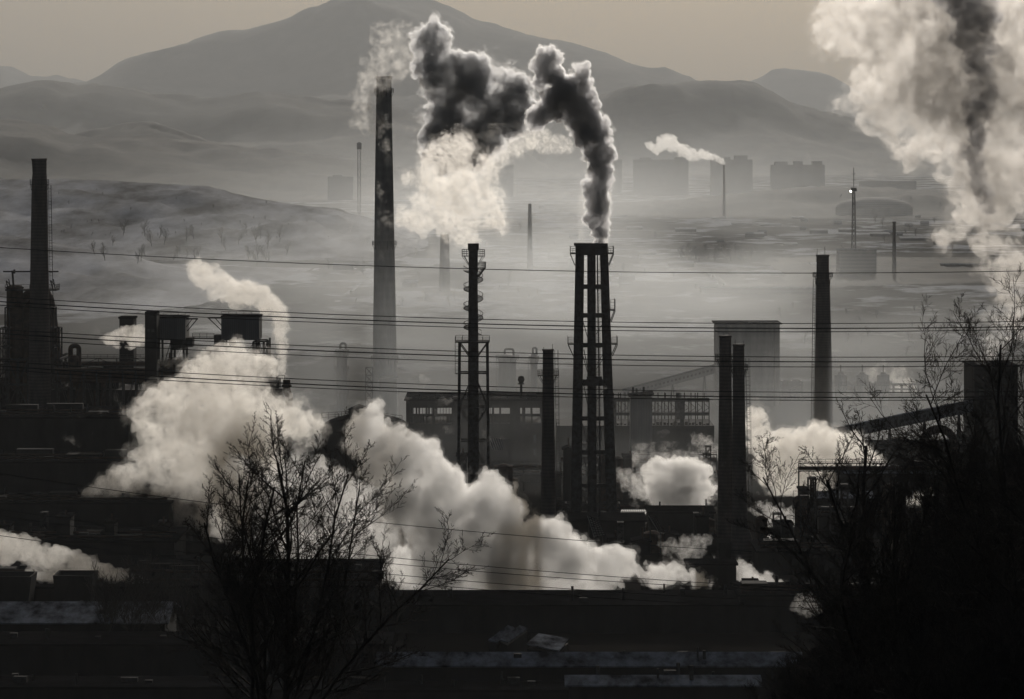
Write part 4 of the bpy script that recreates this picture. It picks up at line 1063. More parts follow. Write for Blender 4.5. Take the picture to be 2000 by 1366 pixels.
# long works on the plain at right
for a, b_, top, Y, lab in ((1845, 1990, 517, 3000, 'long far shed with a bright snowy roof at the right edge of the plain'), (1640, 1712, 488, 2870, 'far shed with a snowy roof at the foot of the lattice mast'), (1370, 1620, 563, 2560, 'long far shed with a snow streaked roof beyond the silo')):
    t = lower_works(a, b_, top + 1, Y, 30, lab, 'town', 'snowroof')
MB_d = MB(); Yd = 5600
t = bld('dome_hall', 'wide low dome roof faint in the haze behind the lattice mast', 'dome', 1715, Yd)
cxd = X(1715, Yd); rr = 76 / F * Yd
MB_d.lathe(cxd, Yd + rr, [(-2, rr), (Z(408, Yd), rr)] + [(Z(408, Yd) + 22 / F * Yd * math.sin(a), rr * math.cos(a)) for a in np.linspace(.08, 1.52, 9)], 40); MB_d.build('shell', M['town'], t, smooth=False)

# ------------------------------------------------------------------ power lines (poles stand outside the picture)
def wire(label, pts, Y, r=.05, group=None, dYr=0):
    P = []
    xs = [p[0] for p in pts]; ys = [p[1] for p in pts]
    # smooth sag through the given photo points
    c = np.polyfit(xs, ys, min(2, len(xs) - 1))
    for i in range(61):
        px = -250 + 2500 * i / 60; py = float(np.polyval(c, px)); yy = Y + dYr * (px - 1000) / 1000
        P.append(W(px, py, yy))
    o = MB().tube(P, r, 6).build('power_line', M['wire']); tag(o, label, 'power line', group)
wire('single power line high across the picture, above the others', [(0, 484), (300, 500), (600, 517), (1100, 529), (1550, 533), (2000, 530)], 420, .045, 'power lines across the works')
for grp, pos, rows in (('upper', 'at the bunker tops', ((580, 612, 628, 632, 628), (590, 620, 637, 643, 637.5), (597, 628, 644, 650, 643))), ('middle', 'crossing the silo', ((643, 677, 691, 697, 696), (651, 686, 700, 706, 705), (660, 696, 711, 716, 714))), ('lower', 'just above the long hall', ((705, 743, 758, 766, 765), (715, 752, 768, 776, 775), (722, 758, 775, 782, 780)))):
    for k, (rr_, nm) in enumerate(zip(rows, ('top', 'middle', 'bottom'))):
        wire('%s wire of the %s three power lines, %s' % (nm, grp, pos), list(zip((0, 600, 1100, 1500, 2000), rr_)), 330 + k * 2, .052 if k == 1 else .036, 'power lines across the works')
for k, (rr_, lab) in enumerate((((940, 1032, 1060, 1085), 'faint low power line just over the white steam, highest of the low ones'), ((1010, 1097, 1127, 1152), 'second of the low power lines over the white steam'), ((1022, 1109, 1136, 1158), 'third of the low power lines over the white steam'), ((1045, 1130, 1156, 1178), 'fourth of the low power lines over the white steam'), ((1060, 1145, 1168, 1190), 'lowest of the low power lines, just above the black roof edge'))):
    wire(lab, list(zip((100, 830, 1230, 1600), rr_)), 300 + k * 2, .028, 'power lines across the works')

# ------------------------------------------------------------------ bare trees
def grow(rs, base, height, r0, spread, levels, n_child, up=.25, stems=1, lean=(0, 0), twig=.012, fork=.18, wob=.12, ratio=.62, fan=.3):
    """returns (trunk MB, crown MB): tapered limbs, then a haze of fine twigs"""
    trunk, crown = MB(), MB()
    def limb(p, d, L, r, lev):
        n = 7 if lev == 0 else (6 if lev == 1 else 4 if lev < levels else 3)
        pts = [p]; dd = d.copy()
        for i in range(n):
            dd = (dd + Vector((rs.gauss(0, wob), rs.gauss(0, wob), rs.gauss(0, wob * .6) + up * (.35 if lev else .1)))).normalized()
            pts.append(pts[-1] + dd * L / n)
        re = r * (.35 if lev < levels else .5)
        rad = [r + (re - r) * i / n for i in range(n + 1)]
        (trunk if lev <= 1 else crown).tube(pts, rad, 8 if lev == 0 else 6 if lev == 1 else 4 if lev == 2 else 3, cap=False)
        if lev >= levels: return
        k = n_child[lev]
        for j in range(k):
            f = (fork if lev == 0 else .12) + (1 - (fork if lev == 0 else .12)) * (j + rs.random()) / k
            f = min(f, .99); s = f * n; i = int(s); q = pts[i].lerp(pts[min(i + 1, n)], s - i)
            ax = (pts[min(i + 1, n)] - pts[i]).normalized(); side = Vector((rs.gauss(0, 1), rs.gauss(0, 1), rs.gauss(0, .3)))
            side = (side - ax * side.dot(ax)).normalized(); an = spread * rs.uniform(.7, 1.25)
            nd = (ax * math.cos(an) + side * math.sin(an)).normalized()
            LL = L * ratio * (1.12 - .62 * f) * rs.uniform(.75, 1.2)
            limb(q, nd, LL, max(twig, r * (1 - .62 * f) * .52), lev + 1)
    for s in range(stems):
        a = (s * 2.4 + rs.uniform(-.5, .5)) if stems > 1 else 0; tl = .0 if stems == 1 else fan * math.sqrt((s + .3) / stems) * rs.uniform(.85, 1.1)
        d = Vector((math.cos(a) * tl + lean[0], math.sin(a) * tl + lean[1], 1)).normalized()
        limb(Vector(base) + Vector((math.cos(a), math.sin(a), 0)) * r0 * .7 * (stems > 1), d, height * rs.uniform(.9, 1) * (1 - .12 * tl) * .92, r0 * (1 if s == 0 else rs.uniform(.45, .75)), 0)
    return trunk, crown

def tree(label, px, Y, height, r0, seed, name='bare_tree', group=None, base=None, mat_='bark', **k):
    x = X(px, Y); z = (ground_z(x, Y) if base is None else base) - .3
    t = thing(name, label, 'tree', (x, Y, z), group); a, b_ = grow(random.Random(seed), (x, Y, z), height, r0, **k)
    a.build('trunk', M[mat_], t); b_.build('crown', M[mat_], t)
    return t

tree('big spreading bare tree before the white steam, many stems from low down', 530, 185, 19.2, .2, 12, spread=.72, levels=4, n_child=(20, 11, 8, 5), up=.16, stems=9, twig=.0105, fork=.24, ratio=.36, wob=.12, fan=.40)
tree('tall bare tree in front of the right steam and the dark conveyor', 1745, 170, 17.6, .2, 17, spread=.72, levels=4, n_child=(20, 11, 8, 5), up=.16, stems=9, twig=.0100, fork=.24, ratio=.36, wob=.12, fan=.34)
tree('tallest bare tree cut by the right edge of the picture', 1990, 140, 19, .2, 2, spread=.75, levels=4, n_child=(14, 9, 7, 5), up=.22, stems=5, twig=.0095, fork=.3, ratio=.45, wob=.16, fan=.45)
# thicket on the bank at right
random.seed(17)
SAP = [(1625, 3.5), (1660, 4), (1700, 4), (1835, 6.5), (1865, 7.5), (1900, 8.5), (1930, 11), (1958, 11.5), (1815, 5), (1745, 4.5), (1885, 6), (1920, 8), (1950, 8.5), (1980, 9), (1850, 6), (1790, 5), (2010, 10), (1610, 3)]
for i, (px, h_) in enumerate(SAP):
    Y = 150 + (i * 37) % 60
    tree('one of the thin bare saplings crowding the dark bank at the lower right', px, Y, h_ * .95, .07 + h_ * .006, 100 + i, name='bare_sapling', group='saplings on the dark bank', spread=.45, levels=3, n_child=(11, 8, 6), up=.35, stems=2 + i % 2, twig=.012, fork=.1)
# dense brush: shares three meshes, many copies
protos = []
for s in range(4):
    a, b_ = grow(random.Random(300 + s), (0, 0, 0), 4.2, .05, spread=.55, levels=3, n_child=(9, 7, 5), up=.2, stems=6, twig=.016, fork=.03)
    t = thing('brush', 'dense leafless shrub on the dark bank at the lower right', 'shrub', (0, 0, 0), 'shrubs on the dark bank')
    a.build('stem', M['bark'], t); b_.build('twigs', M['bark'], t); protos.append(t)
n = 0; random.seed(23)
spots = []
for i in range(150):
    px = 1560 + 480 * random.random() ** .8; Y = random.uniform(120, 300); spots.append((px, Y))
for i in range(24): spots.append((random.uniform(1540, 1700), random.uniform(230, 330)))
big = len(spots)
for i in range(60): spots.append((1850 + 190 * random.random() ** .7, random.uniform(130, 240)))
for i, (px, Y) in enumerate(spots):
    o = protos[i] if i < 4 else copy_tree(protos[i % 4]); x = X(px, Y)
    o.location = (x, Y, ground_z(x, Y) - .3); o.rotation_euler.z = random.uniform(0, 6.28); s = random.uniform(.7, 1.25) * (1 if i < big else 0.9 + .7 * (px - 1850) / 190); o.scale = (s, s, s * random.uniform(.8, 1.2))
# low bushes left among the halls
for i, (px, py, Y, h_) in enumerate(((212, 1215, 690, 9), (250, 1215, 690, 10), (345, 1200, 700, 8), (235, 1215, 700, 6), (765, 1195, 735, 4), (405, 1215, 690, 9))):
    tree(('small bare tree standing before the low blue-grey roof at the left', 'small bare tree, right one of the pair by the left low roof', 'small bare tree left of the big bare tree', 'tiny bare tree between the pair at the left low roof', 'tiny bare bush at the end of the long black roof', 'small bare tree behind the limbs of the big bare tree')[i], px, Y, h_ + Z(py, Y), .12, 400 + i, base=0, spread=.5, levels=3, n_child=(12, 8, 5), up=.3, stems=2, twig=.035, fork=.4, name='small_bare_tree')
# trees on the plain and the snowy hillside
from mathutils.bvhtree import BVHTree
bpy.context.view_layer.update()
hills = []
for o in list(sc.objects):
    if o.type == 'MESH' and (o.name.startswith('hill') or o.name.startswith('mountain') or o.name == 'ground'):
        hills.append(BVHTree.FromPolygons([v.co[:] for v in o.data.vertices], [tuple(p.vertices) for p in o.data.polygons]))
def land(px, py):
    """the first point of the land on the line of sight through a photo point"""
    o = Vector((0, 0, H)); d = (W(px, py, 1000) - o).normalized(); best = None
    for t_ in hills:
        h_, nrm, i_, dist = t_.ray_cast(o, d)
        if h_ is not None and (best is None or dist < best[1]): best = (h_, dist)
    return best[0] if best else None
fp = []
for s in range(5):
    a, b_ = grow(random.Random(500 + s), (0, 0, 0), 9, .22, spread=.6, levels=2, n_child=(12, 9), up=.2, stems=1, twig=.04, fork=.15)
    fp.append((a, b_))
def far_tree_set(pts, label, group, scale=(1, 1.4)):
    prot = []
    for i, (px, py) in enumerate(pts):
        p = land(px, py)
        if p is None: continue
        if len(prot) < 5:
            t = thing('distant_tree', label, 'tree', (0, 0, 0), group)
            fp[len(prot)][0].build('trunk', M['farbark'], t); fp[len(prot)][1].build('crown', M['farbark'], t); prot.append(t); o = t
        else: o = copy_tree(prot[i % 5])
        o.location = p - Vector((0, 0, .4)); s = random.uniform(*scale) * min(1, p.y / 4200); o.scale = (s, s, s); o.rotation_euler.z = random.uniform(0, 6.28)
random.seed(41)
pts = [(random.uniform(100, 740), random.uniform(366, 470)) for i in range(46)]
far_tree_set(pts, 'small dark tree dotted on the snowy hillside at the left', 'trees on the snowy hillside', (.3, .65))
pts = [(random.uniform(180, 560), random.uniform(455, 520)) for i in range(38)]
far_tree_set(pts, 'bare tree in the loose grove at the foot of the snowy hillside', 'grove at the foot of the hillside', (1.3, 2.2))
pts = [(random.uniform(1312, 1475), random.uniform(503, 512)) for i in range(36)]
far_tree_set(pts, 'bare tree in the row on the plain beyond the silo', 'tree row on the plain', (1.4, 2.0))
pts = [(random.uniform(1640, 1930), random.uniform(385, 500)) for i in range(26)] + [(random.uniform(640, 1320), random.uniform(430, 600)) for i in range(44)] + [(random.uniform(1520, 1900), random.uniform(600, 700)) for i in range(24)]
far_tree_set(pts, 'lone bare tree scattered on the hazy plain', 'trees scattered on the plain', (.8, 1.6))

# ------------------------------------------------------------------ air
def vol_mat(name, density, aniso, color=(1, 1, 1), absorb=None):
    m = bpy.data.materials.new(name); m.use_nodes = True; N = m.node_tree.nodes; L = m.node_tree.links; N.clear()
    out = N.new("ShaderNodeOutputMaterial"); v = N.new("ShaderNodeVolumePrincipled")
    v.inputs['Color'].default_value = (*color, 1); v.inputs['Anisotropy'].default_value = aniso; v.inputs['Density'].default_value = density
    L.new(v.outputs[0], out.inputs['Volume'])
    return m, v, N, L

HAZE = 3.5e-5
hb = MB(); hb.box(-42000, 42000, -400, 56500, -5, 3000)
ho = hb.build('haze', vol_mat('haze_air', HAZE, .42, (.585, .61, .635))[0]); tag(ho, None, None, None, 'stuff')

def mist(label, c, r, dens, aniso=.68, color=(.73, .76, .785), nscale=None):
    """a soft bank of smoke lying over the land: densest at its middle, nothing at its rim"""
    m, v, N, L = vol_mat('mist_bank', 0, aniso, color)
    tc = N.new("ShaderNodeTexCoord"); ln = N.new("ShaderNodeVectorMath"); ln.operation = 'LENGTH'; L.new(tc.outputs['Object'], ln.inputs[0])
    mr = N.new("ShaderNodeMapRange"); mr.interpolation_type = 'SMOOTHSTEP'
    mr.inputs['From Min'].default_value = 1.0; mr.inputs['From Max'].default_value = .1; mr.inputs['To Min'].default_value = 0; mr.inputs['To Max'].default_value = dens
    L.new(ln.outputs['Value'], mr.inputs['Value']); last = mr.outputs[0]
    if nscale:
        nz = N.new("ShaderNodeTexNoise"); nz.inputs['Scale'].default_value = nscale; nz.inputs['Detail'].default_value = 3; L.new(tc.outputs['Object'], nz.inputs['Vector'])
        r2 = N.new("ShaderNodeMapRange"); r2.inputs['From Min'].default_value = .38; r2.inputs['From Max'].default_value = .66; L.new(nz.outputs['Fac'], r2.inputs['Value'])
        q = N.new("ShaderNodeMath"); q.operation = 'MULTIPLY'; L.new(last, q.inputs[0]); L.new(r2.outputs[0], q.inputs[1]); last = q.outputs[0]
    L.new(last, v.inputs['Density'])
    bpy.ops.mesh.primitive_ico_sphere_add(subdivisions=3, radius=1.0); o = bpy.context.object; o.name = 'mist'
    o.data.materials.append(m); o.location = c; o.scale = r; tag(o, label, 'mist', None, 'stuff')
mist('thin bank of works smoke over the plain', (-5, 2500, 0), (330, 1350, 105), 1.5e-3, nscale=3)
mist('broad smog over the town and plain', (60, 5600, 0), (850, 2500, 190), 2.3e-4)
mist('low smoke hanging round the foot of the tallest chimney', (-42, 1255, 0), (95, 66, 88), 4.6e-3)
mist('thin smoke drifting over the near plain behind the works', (30, 1800, 0), (360, 430, 66), 1.7e-3, nscale=3.5)
mist('thin smoke between the halls and the leaning stacks', (15, 1060, 0), (170, 75, 46), 2.0e-3, nscale=4)
mist('thin smoke added behind the dark conveyor to set it off', (120, 1215, 0), (95, 75, 48), 4.0e-3)  # bank added for contrast: lightens the view behind the conveyor
mist('low smoke between the twin chimneys and the square silo', (95, 1290, 0), (150, 90, 70), 1.1e-3)

# ------------------------------------------------------------------ steam and smoke
def lattice_noise(shape, orig, vox, scale, seed):
    """smooth value noise on a voxel grid, made axis by axis (about -1..1)"""
    out = None; Ws = []; dims = []
    for n, o in zip(shape, orig):
        t = (np.arange(n) * vox + o) / scale; i = np.floor(t).astype(int); f = t - i; i -= i.min(); k = i.max() + 4
        Wm = np.zeros((n, k), dtype=np.float32); r = np.arange(n)
        Wm[r, i] = (1 - f) ** 3 / 6; Wm[r, i + 1] = (3 * f ** 3 - 6 * f ** 2 + 4) / 6
        Wm[r, i + 2] = (-3 * f ** 3 + 3 * f ** 2 + 3 * f + 1) / 6; Wm[r, i + 3] = f ** 3 / 6
        Ws.append(Wm); dims.append(k)
    G = np.random.RandomState(seed).uniform(-1, 1, dims).astype(np.float32) * 2.2
    G = np.tensordot(Ws[0], G, (1, 0)); G = np.tensordot(G, Ws[1], (1, 1)).transpose(0, 2, 1)
    return np.tensordot(G, Ws[2], (2, 1))

def plume(label, Y, ctrl, dens, seed, aniso=.78, color=(1, 1, 1), lumps=1.0, vox=.5, disp=1.0, noise_=None, depth=.8, cat='steam plume', name='steam_plume', sub=10, ragged=0.0, veil=0):
    """a continuous cloud body grown along control points (col, row, radius in photo px[, offset in depth])"""
    import openvdb
    vox *= .6
    rs = random.Random(seed); k = Y / F; root_p = W(ctrl[0][0], ctrl[0][1], Y); S = []
    def pt(c):
        p = W(c[0], c[1], Y); p.y += (c[3] if len(c) > 3 else 0); return p
    for i in range(len(ctrl)):
        c = ctrl[i]; p = pt(c); r = c[2] * k; S.append((p, r))
        if i + 1 < len(ctrl) and not (len(ctrl[i + 1]) > 4):
            d = ctrl[i + 1]; q = pt(d); r2 = d[2] * k; n = max(1, int((q - p).length / (.55 * max(.5 * (r + r2), .2))))
            if n < 14:
                for j in range(1, n): S.append((p.lerp(q, j / n), r + (r2 - r) * j / n))
    out = []
    for p, r in S:
        p = p + Vector((rs.gauss(0, .10), rs.gauss(0, .35) * depth, rs.gauss(0, .10))) * r
        out.append((p, r * .78))
        for j in range(sub):
            d = Vector((rs.gauss(0, 1), rs.gauss(0, 1) * depth, rs.gauss(0, 1))).normalized(); rr = r * rs.uniform(.22, .46) * lumps
            c2 = p + d * (r * .74); out.append((c2, rr))
            if rr > vox * 5:
                for q in range(5):
                    e = (d * .6 + Vector((rs.gauss(0, 1), rs.gauss(0, 1), rs.gauss(0, 1))).normalized()).normalized()
                    out.append((c2 + e * rr * .85, rr * rs.uniform(.3, .5)))
    P = np.array([tuple(p - root_p) for p, r in out]); R = np.array([r for p, r in out]); mr = float(np.mean([c[2] for c in ctrl])) * k
    mg = mr * .5 + 3 * vox; lo = (P - R[:, None]).min(0) - mg; hi = (P + R[:, None]).max(0) + mg
    shp = np.ceil((hi - lo) / vox).astype(int) + 1
    D = np.full(shp, mg, dtype=np.float32); ax = [np.arange(n) * vox + l for n, l in zip(shp, lo)]
    for p, r in zip(P, R):
        w_ = r + mg * .7; sl = []
        for a_, l, n, c in zip(ax, lo, shp, p):
            sl.append(slice(max(0, int((c - w_ - l) / vox)), min(n, int((c + w_ - l) / vox) + 2)))
        dd = np.sqrt((ax[0][sl[0]] - p[0])[:, None, None] ** 2 + (ax[1][sl[1]] - p[1])[None, :, None] ** 2 + (ax[2][sl[2]] - p[2])[None, None, :] ** 2) - r
        v_ = D[sl[0], sl[1], sl[2]]; np.minimum(v_, dd, out=v_)
    s_ = mr * .7; a_ = mr * .30 * disp; q = 0
    while s_ > vox * 1.3 and q < 6:
        nn = lattice_noise(shp, lo, vox, s_, seed * 31 + q)
        D -= a_ * (np.abs(nn) * 1.6 - .45 if q else nn * .9); s_ *= .5; a_ *= .60; q += 1
    D += ragged * mr * .12
    # drop crumbs that float free of the cloud: flood from the grown spheres through a coarse grid
    q = 3; sh = [int(math.ceil(n / q)) for n in shp]; pad = np.full([n * q for n in sh], 9.0, dtype=np.float32); pad[:shp[0], :shp[1], :shp[2]] = D
    solid = pad.reshape(sh[0], q, sh[1], q, sh[2], q).min(axis=(1, 3, 5)) < 0
    reach = np.zeros_like(solid); ce = ((np.array([tuple(p - root_p) for p, r in S if r > mr * .5]) - lo) / vox / q).astype(int)
    for c in ce: reach[min(c[0], sh[0] - 1), min(c[1], sh[1] - 1), min(c[2], sh[2] - 1)] = True
    reach &= solid; last = -1
    while reach.sum() != last:
        last = reach.sum()
        for _ in range(3):
            r2 = reach.copy(); r2[1:] |= reach[:-1]; r2[:-1] |= reach[1:]; r2[:, 1:] |= reach[:, :-1]; r2[:, :-1] |= reach[:, 1:]; r2[:, :, 1:] |= reach[:, :, :-1]; r2[:, :, :-1] |= reach[:, :, 1:]; reach = r2 & solid
    crumb = np.repeat(np.repeat(np.repeat(solid & ~reach, q, 0), q, 1), q, 2)[:shp[0], :shp[1], :shp[2]]; D[crumb] = np.abs(D[crumb]) + vox
    def skin(DD, nm, mat_):
        DD = DD.copy(); DD[0] = DD[-1] = vox; DD[:, 0] = DD[:, -1] = vox; DD[:, :, 0] = DD[:, :, -1] = vox
        g = openvdb.FloatGrid(background=3 * vox); g.copyFromArray(np.clip(DD, -3 * vox, 3 * vox)); vs, qs = g.convertToQuads(isovalue=0.0); vs = vs * vox + lo
        me = bpy.data.meshes.new(nm); me.vertices.add(len(vs)); me.vertices.foreach_set('co', vs.astype(np.float32).ravel())
        me.loops.add(len(qs) * 4); me.loops.foreach_set('vertex_index', qs.astype(np.int32).ravel()); me.polygons.add(len(qs)); me.polygons.foreach_set('loop_start', np.arange(len(qs), dtype=np.int32) * 4)
        me.polygons.foreach_set('use_smooth', [True] * len(qs)); me.update(calc_edges=True); me.validate()
        ob = bpy.data.objects.new(nm, me); sc.collection.objects.link(ob); me.materials.append(mat_); return ob
    def noisy(nm, dn, l0, h0, scl, det):
        m, v, N, L = vol_mat(nm, dn, aniso, color)
        tc = N.new("ShaderNodeTexCoord"); nz = N.new("ShaderNodeTexNoise"); nz.inputs['Scale'].default_value = 1 / (scl * mr); nz.inputs['Detail'].default_value = det; nz.inputs['Roughness'].default_value = .62
        nz.inputs['Distortion'].default_value = .6
        L.new(tc.outputs['Object'], nz.inputs['Vector']); mp = N.new("ShaderNodeMapRange"); mp.inputs['From Min'].default_value = l0; mp.inputs['From Max'].default_value = h0
        mp.inputs['To Max'].default_value = dn; mp.interpolation_type = 'SMOOTHSTEP'
        L.new(nz.outputs['Fac'], mp.inputs['Value']); L.new(mp.outputs[0], v.inputs['Density']); return m
    o = skin(D, name, noisy(name, dens, *noise_) if noise_ else vol_mat(name, dens, aniso, color)[0]); o.location = root_p
    if veil:
        D2 = D - mr * .20 * veil - np.maximum(0, lattice_noise(shp, lo, vox, mr * .5, seed + 77)) * mr * .28 * veil
        w = skin(D2, 'veil', noisy('veil', dens * .16, .42, .64, .32, 6)); w.parent = o
    tag(o, label, cat)
    return o

SM = 'smoke plume'
WARM = (1.0, .985, .96)
plume('big rolling white steam cloud over the long black roof, at the centre below', 775, [(1388, 1138, 4), (1350, 1129, 10), (1300, 1122, 17), (1250, 1118, 22), (1220, 1108, 28), (1180, 1105, 36), (1130, 1080, 42), (1090, 1090, 52), (1040, 1060, 56), (1000, 1080, 75), (960, 1020, 62), (965, 965, 32), (930, 1060, 80, 0, 1), (880, 1050, 85), (870, 980, 60), (800, 970, 75), (790, 900, 55), (740, 880, 60), (728, 835, 40), (736, 800, 26), (840, 1110, 60, 3, 1), (900, 1130, 45), (1000, 1135, 40), (1100, 1135, 32), (1200, 1135, 22)], .36, 1, veil=.7, vox=.5, sub=14, noise_=(.18, .5, .8, 3))
plume('steam drifting behind the big bare tree', 835, [(470, 1130, 30), (530, 1090, 50), (600, 1080, 70), (680, 1070, 75), (740, 1050, 70), (640, 1000, 60), (560, 1010, 55), (520, 960, 50), (470, 950, 45), (600, 960, 60), (700, 980, 60), (700, 1120, 50, 0, 1), (780, 1130, 40)], .11, 2, vox=.9, noise_=(.38, .62, .45, 4))
plume('broad pale steam bank spreading at the left centre before the dark halls', 880, [(500, 715, 35), (450, 725, 45), (400, 770, 55), (350, 810, 60), (330, 860, 65), (400, 850, 75), (300, 910, 50), (260, 935, 38), (215, 962, 28), (180, 976, 20), (155, 988, 10), (350, 960, 45, 0, 1), (420, 930, 80), (500, 880, 80), (560, 840, 55), (600, 835, 45), (470, 800, 70, 0, 1), (440, 990, 55), (350, 1000, 20)], .24, 3, veil=.8, vox=.62, noise_=(.36, .60, .42, 6), depth=.7, color=WARM)
plume('dense dark smoke column climbing and leaning left from the leaning stacks', 960, [(1166, 474, 15), (1166, 440, 19), (1169, 400, 20), (1173, 360, 23), (1172, 325, 24), (1166, 290, 30), (1150, 255, 38), (1138, 215, 42), (1128, 175, 40), (1138, 145, 20), (1115, 190, 40, 0, 1), (1075, 150, 34), (1065, 120, 24), (1075, 98, 14), (1080, 210, 30, 0, 1), (1050, 225, 22)], 1.1, 4, veil=.45, color=(.85, .855, .875), noise_=(.18, .52, .6, 5), vox=.4, sub=14, name='smoke_plume', cat=SM)
plume('dark billowing smoke mass drifting above the tallest chimney and steel stack', 1250, [(850, 60, 22), (848, 95, 36), (860, 150, 46), (875, 200, 52), (885, 255, 52), (875, 300, 44), (905, 305, 44), (935, 270, 52), (960, 240, 50), (985, 205, 48), (1005, 165, 40), (1010, 220, 45), (905, 130, 38, 4, 1), (925, 165, 38), (935, 200, 40), (815, 70, 7, 0, 1), (835, 60, 12)], .75, 5, veil=.5, color=(.80, .81, .83), vox=.42, sub=14, name='smoke_plume', cat=SM, noise_=(.28, .60, .6, 5))
plume('bright ragged white vapour streaming up from the slim steel stack', 965, [(922, 476, 8), (912, 462, 18), (890, 445, 32), (858, 425, 36), (838, 392, 38), (838, 350, 34), (842, 312, 28), (880, 330, 38), (905, 370, 46), (935, 400, 38), (958, 425, 28), (980, 440, 14), (880, 400, 46, 0, 1), (945, 350, 28), (948, 318, 18), (830, 440, 30, 0, 1), (795, 428, 20), (765, 436, 9), (905, 300, 30, 0, 1), (870, 290, 28)], .26, 6, ragged=.3, veil=1.2, vox=.42, disp=1.35, noise_=(.40, .62, .42, 7), color=WARM)
plume('thin white wisps linking the dark smoke masses', 975, [(960, 330, 20), (985, 305, 22), (1015, 285, 22), (1050, 270, 20), (1085, 275, 16), (1110, 285, 14), (1040, 290, 10)], .22, 16, vox=.45, noise_=(.42, .62, .35, 6), color=WARM)
plume('bright white edge of vapour hugging the right side of the dark column', 966, [(1180, 474, 8), (1182, 440, 9), (1186, 410, 8), (1190, 380, 7)], .22, 17, vox=.3, noise_=(.36, .6, .5, 5), color=WARM)
plume('faint narrow vapour left of the dark column above the leaning stacks', 966, [(1136, 474, 6), (1134, 440, 8), (1136, 400, 9), (1138, 370, 7)], .06, 18, vox=.3, noise_=(.36, .6, .5, 5), color=WARM)
plume('thin torn wisps about the top of the tallest chimney', 1300, [(740, 250, 26), (715, 235, 26), (705, 200, 24), (725, 165, 35), (750, 120, 45), (770, 80, 42), (770, 50, 22), (740, 70, 30), (800, 110, 30), (700, 180, 16)], .065, 7, vox=1.0, noise_=(.46, .66, .5, 7), color=WARM)
plume('huge torn cloud of smoke filling the upper right corner', 900, [(1985, 620, 22), (1970, 570, 34), (1960, 520, 45), (1945, 470, 55), (1930, 410, 72), (1910, 340, 85), (1890, 270, 100), (1850, 200, 110), (1790, 140, 120), (1730, 80, 105), (1690, 20, 80), (1640, 70, 45), (1900, 100, 120, 5, 1), (1960, 200, 110), (1990, 320, 90), (1860, 10, 120, 0, 1), (1970, 40, 110), (1700, 190, 60, 0, 1), (1800, 250, 70), (1850, 470, 22, 0, 1), (1890, 440, 40)], .19, 8, veil=.7, vox=.7, ragged=.5, noise_=(.40, .58, .42, 8), color=(.76, .745, .73), name='smoke_plume', cat=SM)
plume('darker smoke streak inside the huge corner cloud', 885, [(1870, -25, 55), (1900, 25, 46), (1902, 80, 34), (1915, 130, 28), (1925, 175, 22), (1905, 225, 24), (1905, 270, 28), (1898, 320, 20), (1920, 370, 16), (1935, 410, 12)], .42, 30, veil=.6, vox=.6, color=(.62, .62, .64), name='smoke_plume', cat=SM, noise_=(.30, .58, .6, 5))
plume('ragged end of the big smoke cloud by the right edge, over the corner tower', 1000, [(1925, 700, 16), (1940, 670, 24), (1965, 640, 26), (1990, 640, 30), (1935, 620, 18)], .09, 19, vox=.6, noise_=(.42, .62, .5, 6))
plume('tiny curling plume from the very distant chimney', 5500, [(1414, 321, 3), (1410, 314, 5), (1398, 308, 7), (1380, 303, 10), (1352, 302, 11), (1332, 292, 14), (1318, 288, 14), (1303, 272, 15), (1285, 288, 12), (1266, 283, 6)], .07, 9, vox=1.3, sub=10, color=(.9, .9, .9))
plume('slanting white steam rising behind the second raised bunker', 1025, [(553, 740, 4), (552, 690, 9), (548, 640, 17), (545, 605, 22), (520, 590, 24), (490, 580, 27), (455, 565, 28), (420, 550, 28), (395, 530, 26), (375, 515, 14)], .22, 10, veil=1, vox=.42, noise_=(.30, .55, .5, 5), color=WARM)
plume('small puff of steam between the narrow tower and the black upright block', 1000, [(282, 664, 16), (262, 660, 24), (240, 658, 18), (218, 664, 14), (204, 660, 8)], .2, 11, vox=.4, color=WARM, noise_=(.25, .5, .6, 4))
plume('round cauliflower ball of steam between the leaning stacks and twin chimneys', 970, [(1368, 950, 32), (1340, 938, 44), (1320, 955, 44), (1290, 935, 32), (1345, 980, 34)], .45, 12, veil=1.3, noise_=(.2, .5, .6, 4), vox=.36, sub=16)
plume('torn steam trailing left of the round ball towards the leaning stacks', 985, [(1290, 940, 24), (1255, 950, 26), (1225, 940, 22), (1210, 925, 14)], .12, 20, vox=.5, noise_=(.4, .6, .5, 6))
plume('tall bright steam just right of the twin chimneys', 1045, [(1475, 830, 24), (1485, 860, 30), (1520, 890, 42), (1560, 900, 54), (1590, 862, 42), (1640, 885, 50), (1680, 910, 38), (1705, 930, 22), (1620, 945, 54), (1570, 950, 45), (1520, 930, 35)], .3, 13, veil=.8, vox=.5, noise_=(.30, .55, .5, 6), color=WARM)
plume('low torn steam at the foot of the twin chimneys, right side', 960, [(1480, 995, 16), (1505, 1010, 24), (1540, 1020, 26), (1560, 1010, 18)], .15, 21, vox=.45, noise_=(.38, .6, .5, 5))
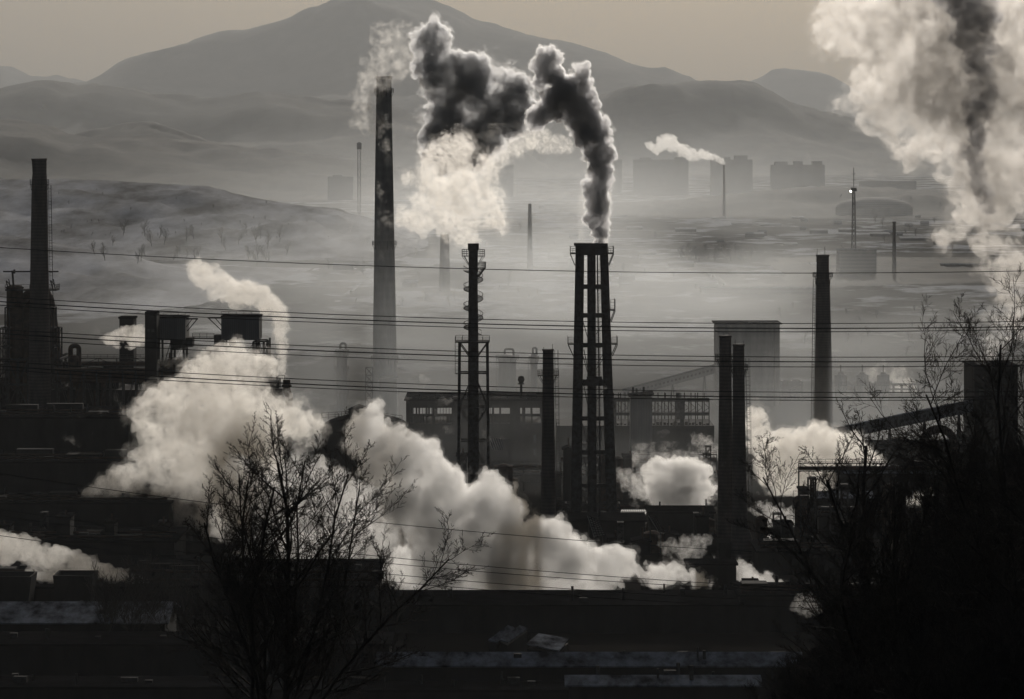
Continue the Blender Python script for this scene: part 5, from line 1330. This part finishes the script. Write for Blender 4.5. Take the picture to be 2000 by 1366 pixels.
plume('thin steam wreath before the twin chimneys, below the round ball', 860, [(1300, 1070, 16), (1330, 1075, 22), (1358, 1060, 24), (1378, 1055, 16), (1340, 1092, 14)], .11, 14, vox=.45, noise_=(.4, .62, .5, 5))
plume('low jet of steam behind the railed gangway', 815, [(1542, 1143, 3), (1515, 1138, 8), (1485, 1133, 14), (1455, 1124, 19), (1440, 1105, 14), (1500, 1130, 12, 0, 1)], .35, 15, veil=1, vox=.3)
plume('small torn steam patch among twigs below the gangway', 700, [(1590, 1195, 14), (1572, 1180, 20), (1550, 1185, 14), (1585, 1165, 12)], .10, 22, vox=.4, noise_=(.4, .62, .5, 5))
plume('long low steam streaming left over the flared basins', 775, [(296, 1142, 3), (265, 1133, 9), (230, 1125, 15), (195, 1116, 21), (155, 1104, 26), (110, 1092, 29), (60, 1078, 31), (10, 1066, 30), (-40, 1060, 28), (140, 1125, 18, 0, 1), (60, 1120, 14)], .2, 23, vox=.5, noise_=(.26, .52, .6, 5), color=WARM)
plume('short steam wisp lying over the black hall left of the big tree', 800, [(445, 1142, 3), (415, 1136, 8), (380, 1133, 11), (350, 1135, 10), (330, 1140, 5)], .2, 24, vox=.35, color=WARM, noise_=(.26, .52, .6, 5))
plume('faint warm vapour over the plain before the three capped columns', 1500, [(1700, 740, 18), (1740, 730, 26), (1770, 770, 34), (1790, 800, 34), (1740, 790, 24)], .035, 25, vox=1.0, noise_=(.4, .62, .5, 5), color=WARM)
plume('bright steam seen through the branches of the right bare tree', 990, [(1760, 1010, 14), (1790, 985, 22), (1820, 970, 18), (1845, 975, 10)], .18, 26, vox=.5, noise_=(.34, .58, .5, 5), color=WARM)
plume('little steam wisps behind the left twin chimney', 1070, [(1355, 850, 9), (1375, 868, 20), (1395, 880, 20), (1365, 890, 14)], .1, 27, vox=.4, ragged=.4, noise_=(.42, .62, .5, 6))
plume('small steam puff under the first raised bunker', 985, [(318, 705, 10), (330, 712, 8), (350, 700, 8), (353, 688, 6)], .2, 28, vox=.3, noise_=(.3, .55, .5, 5))
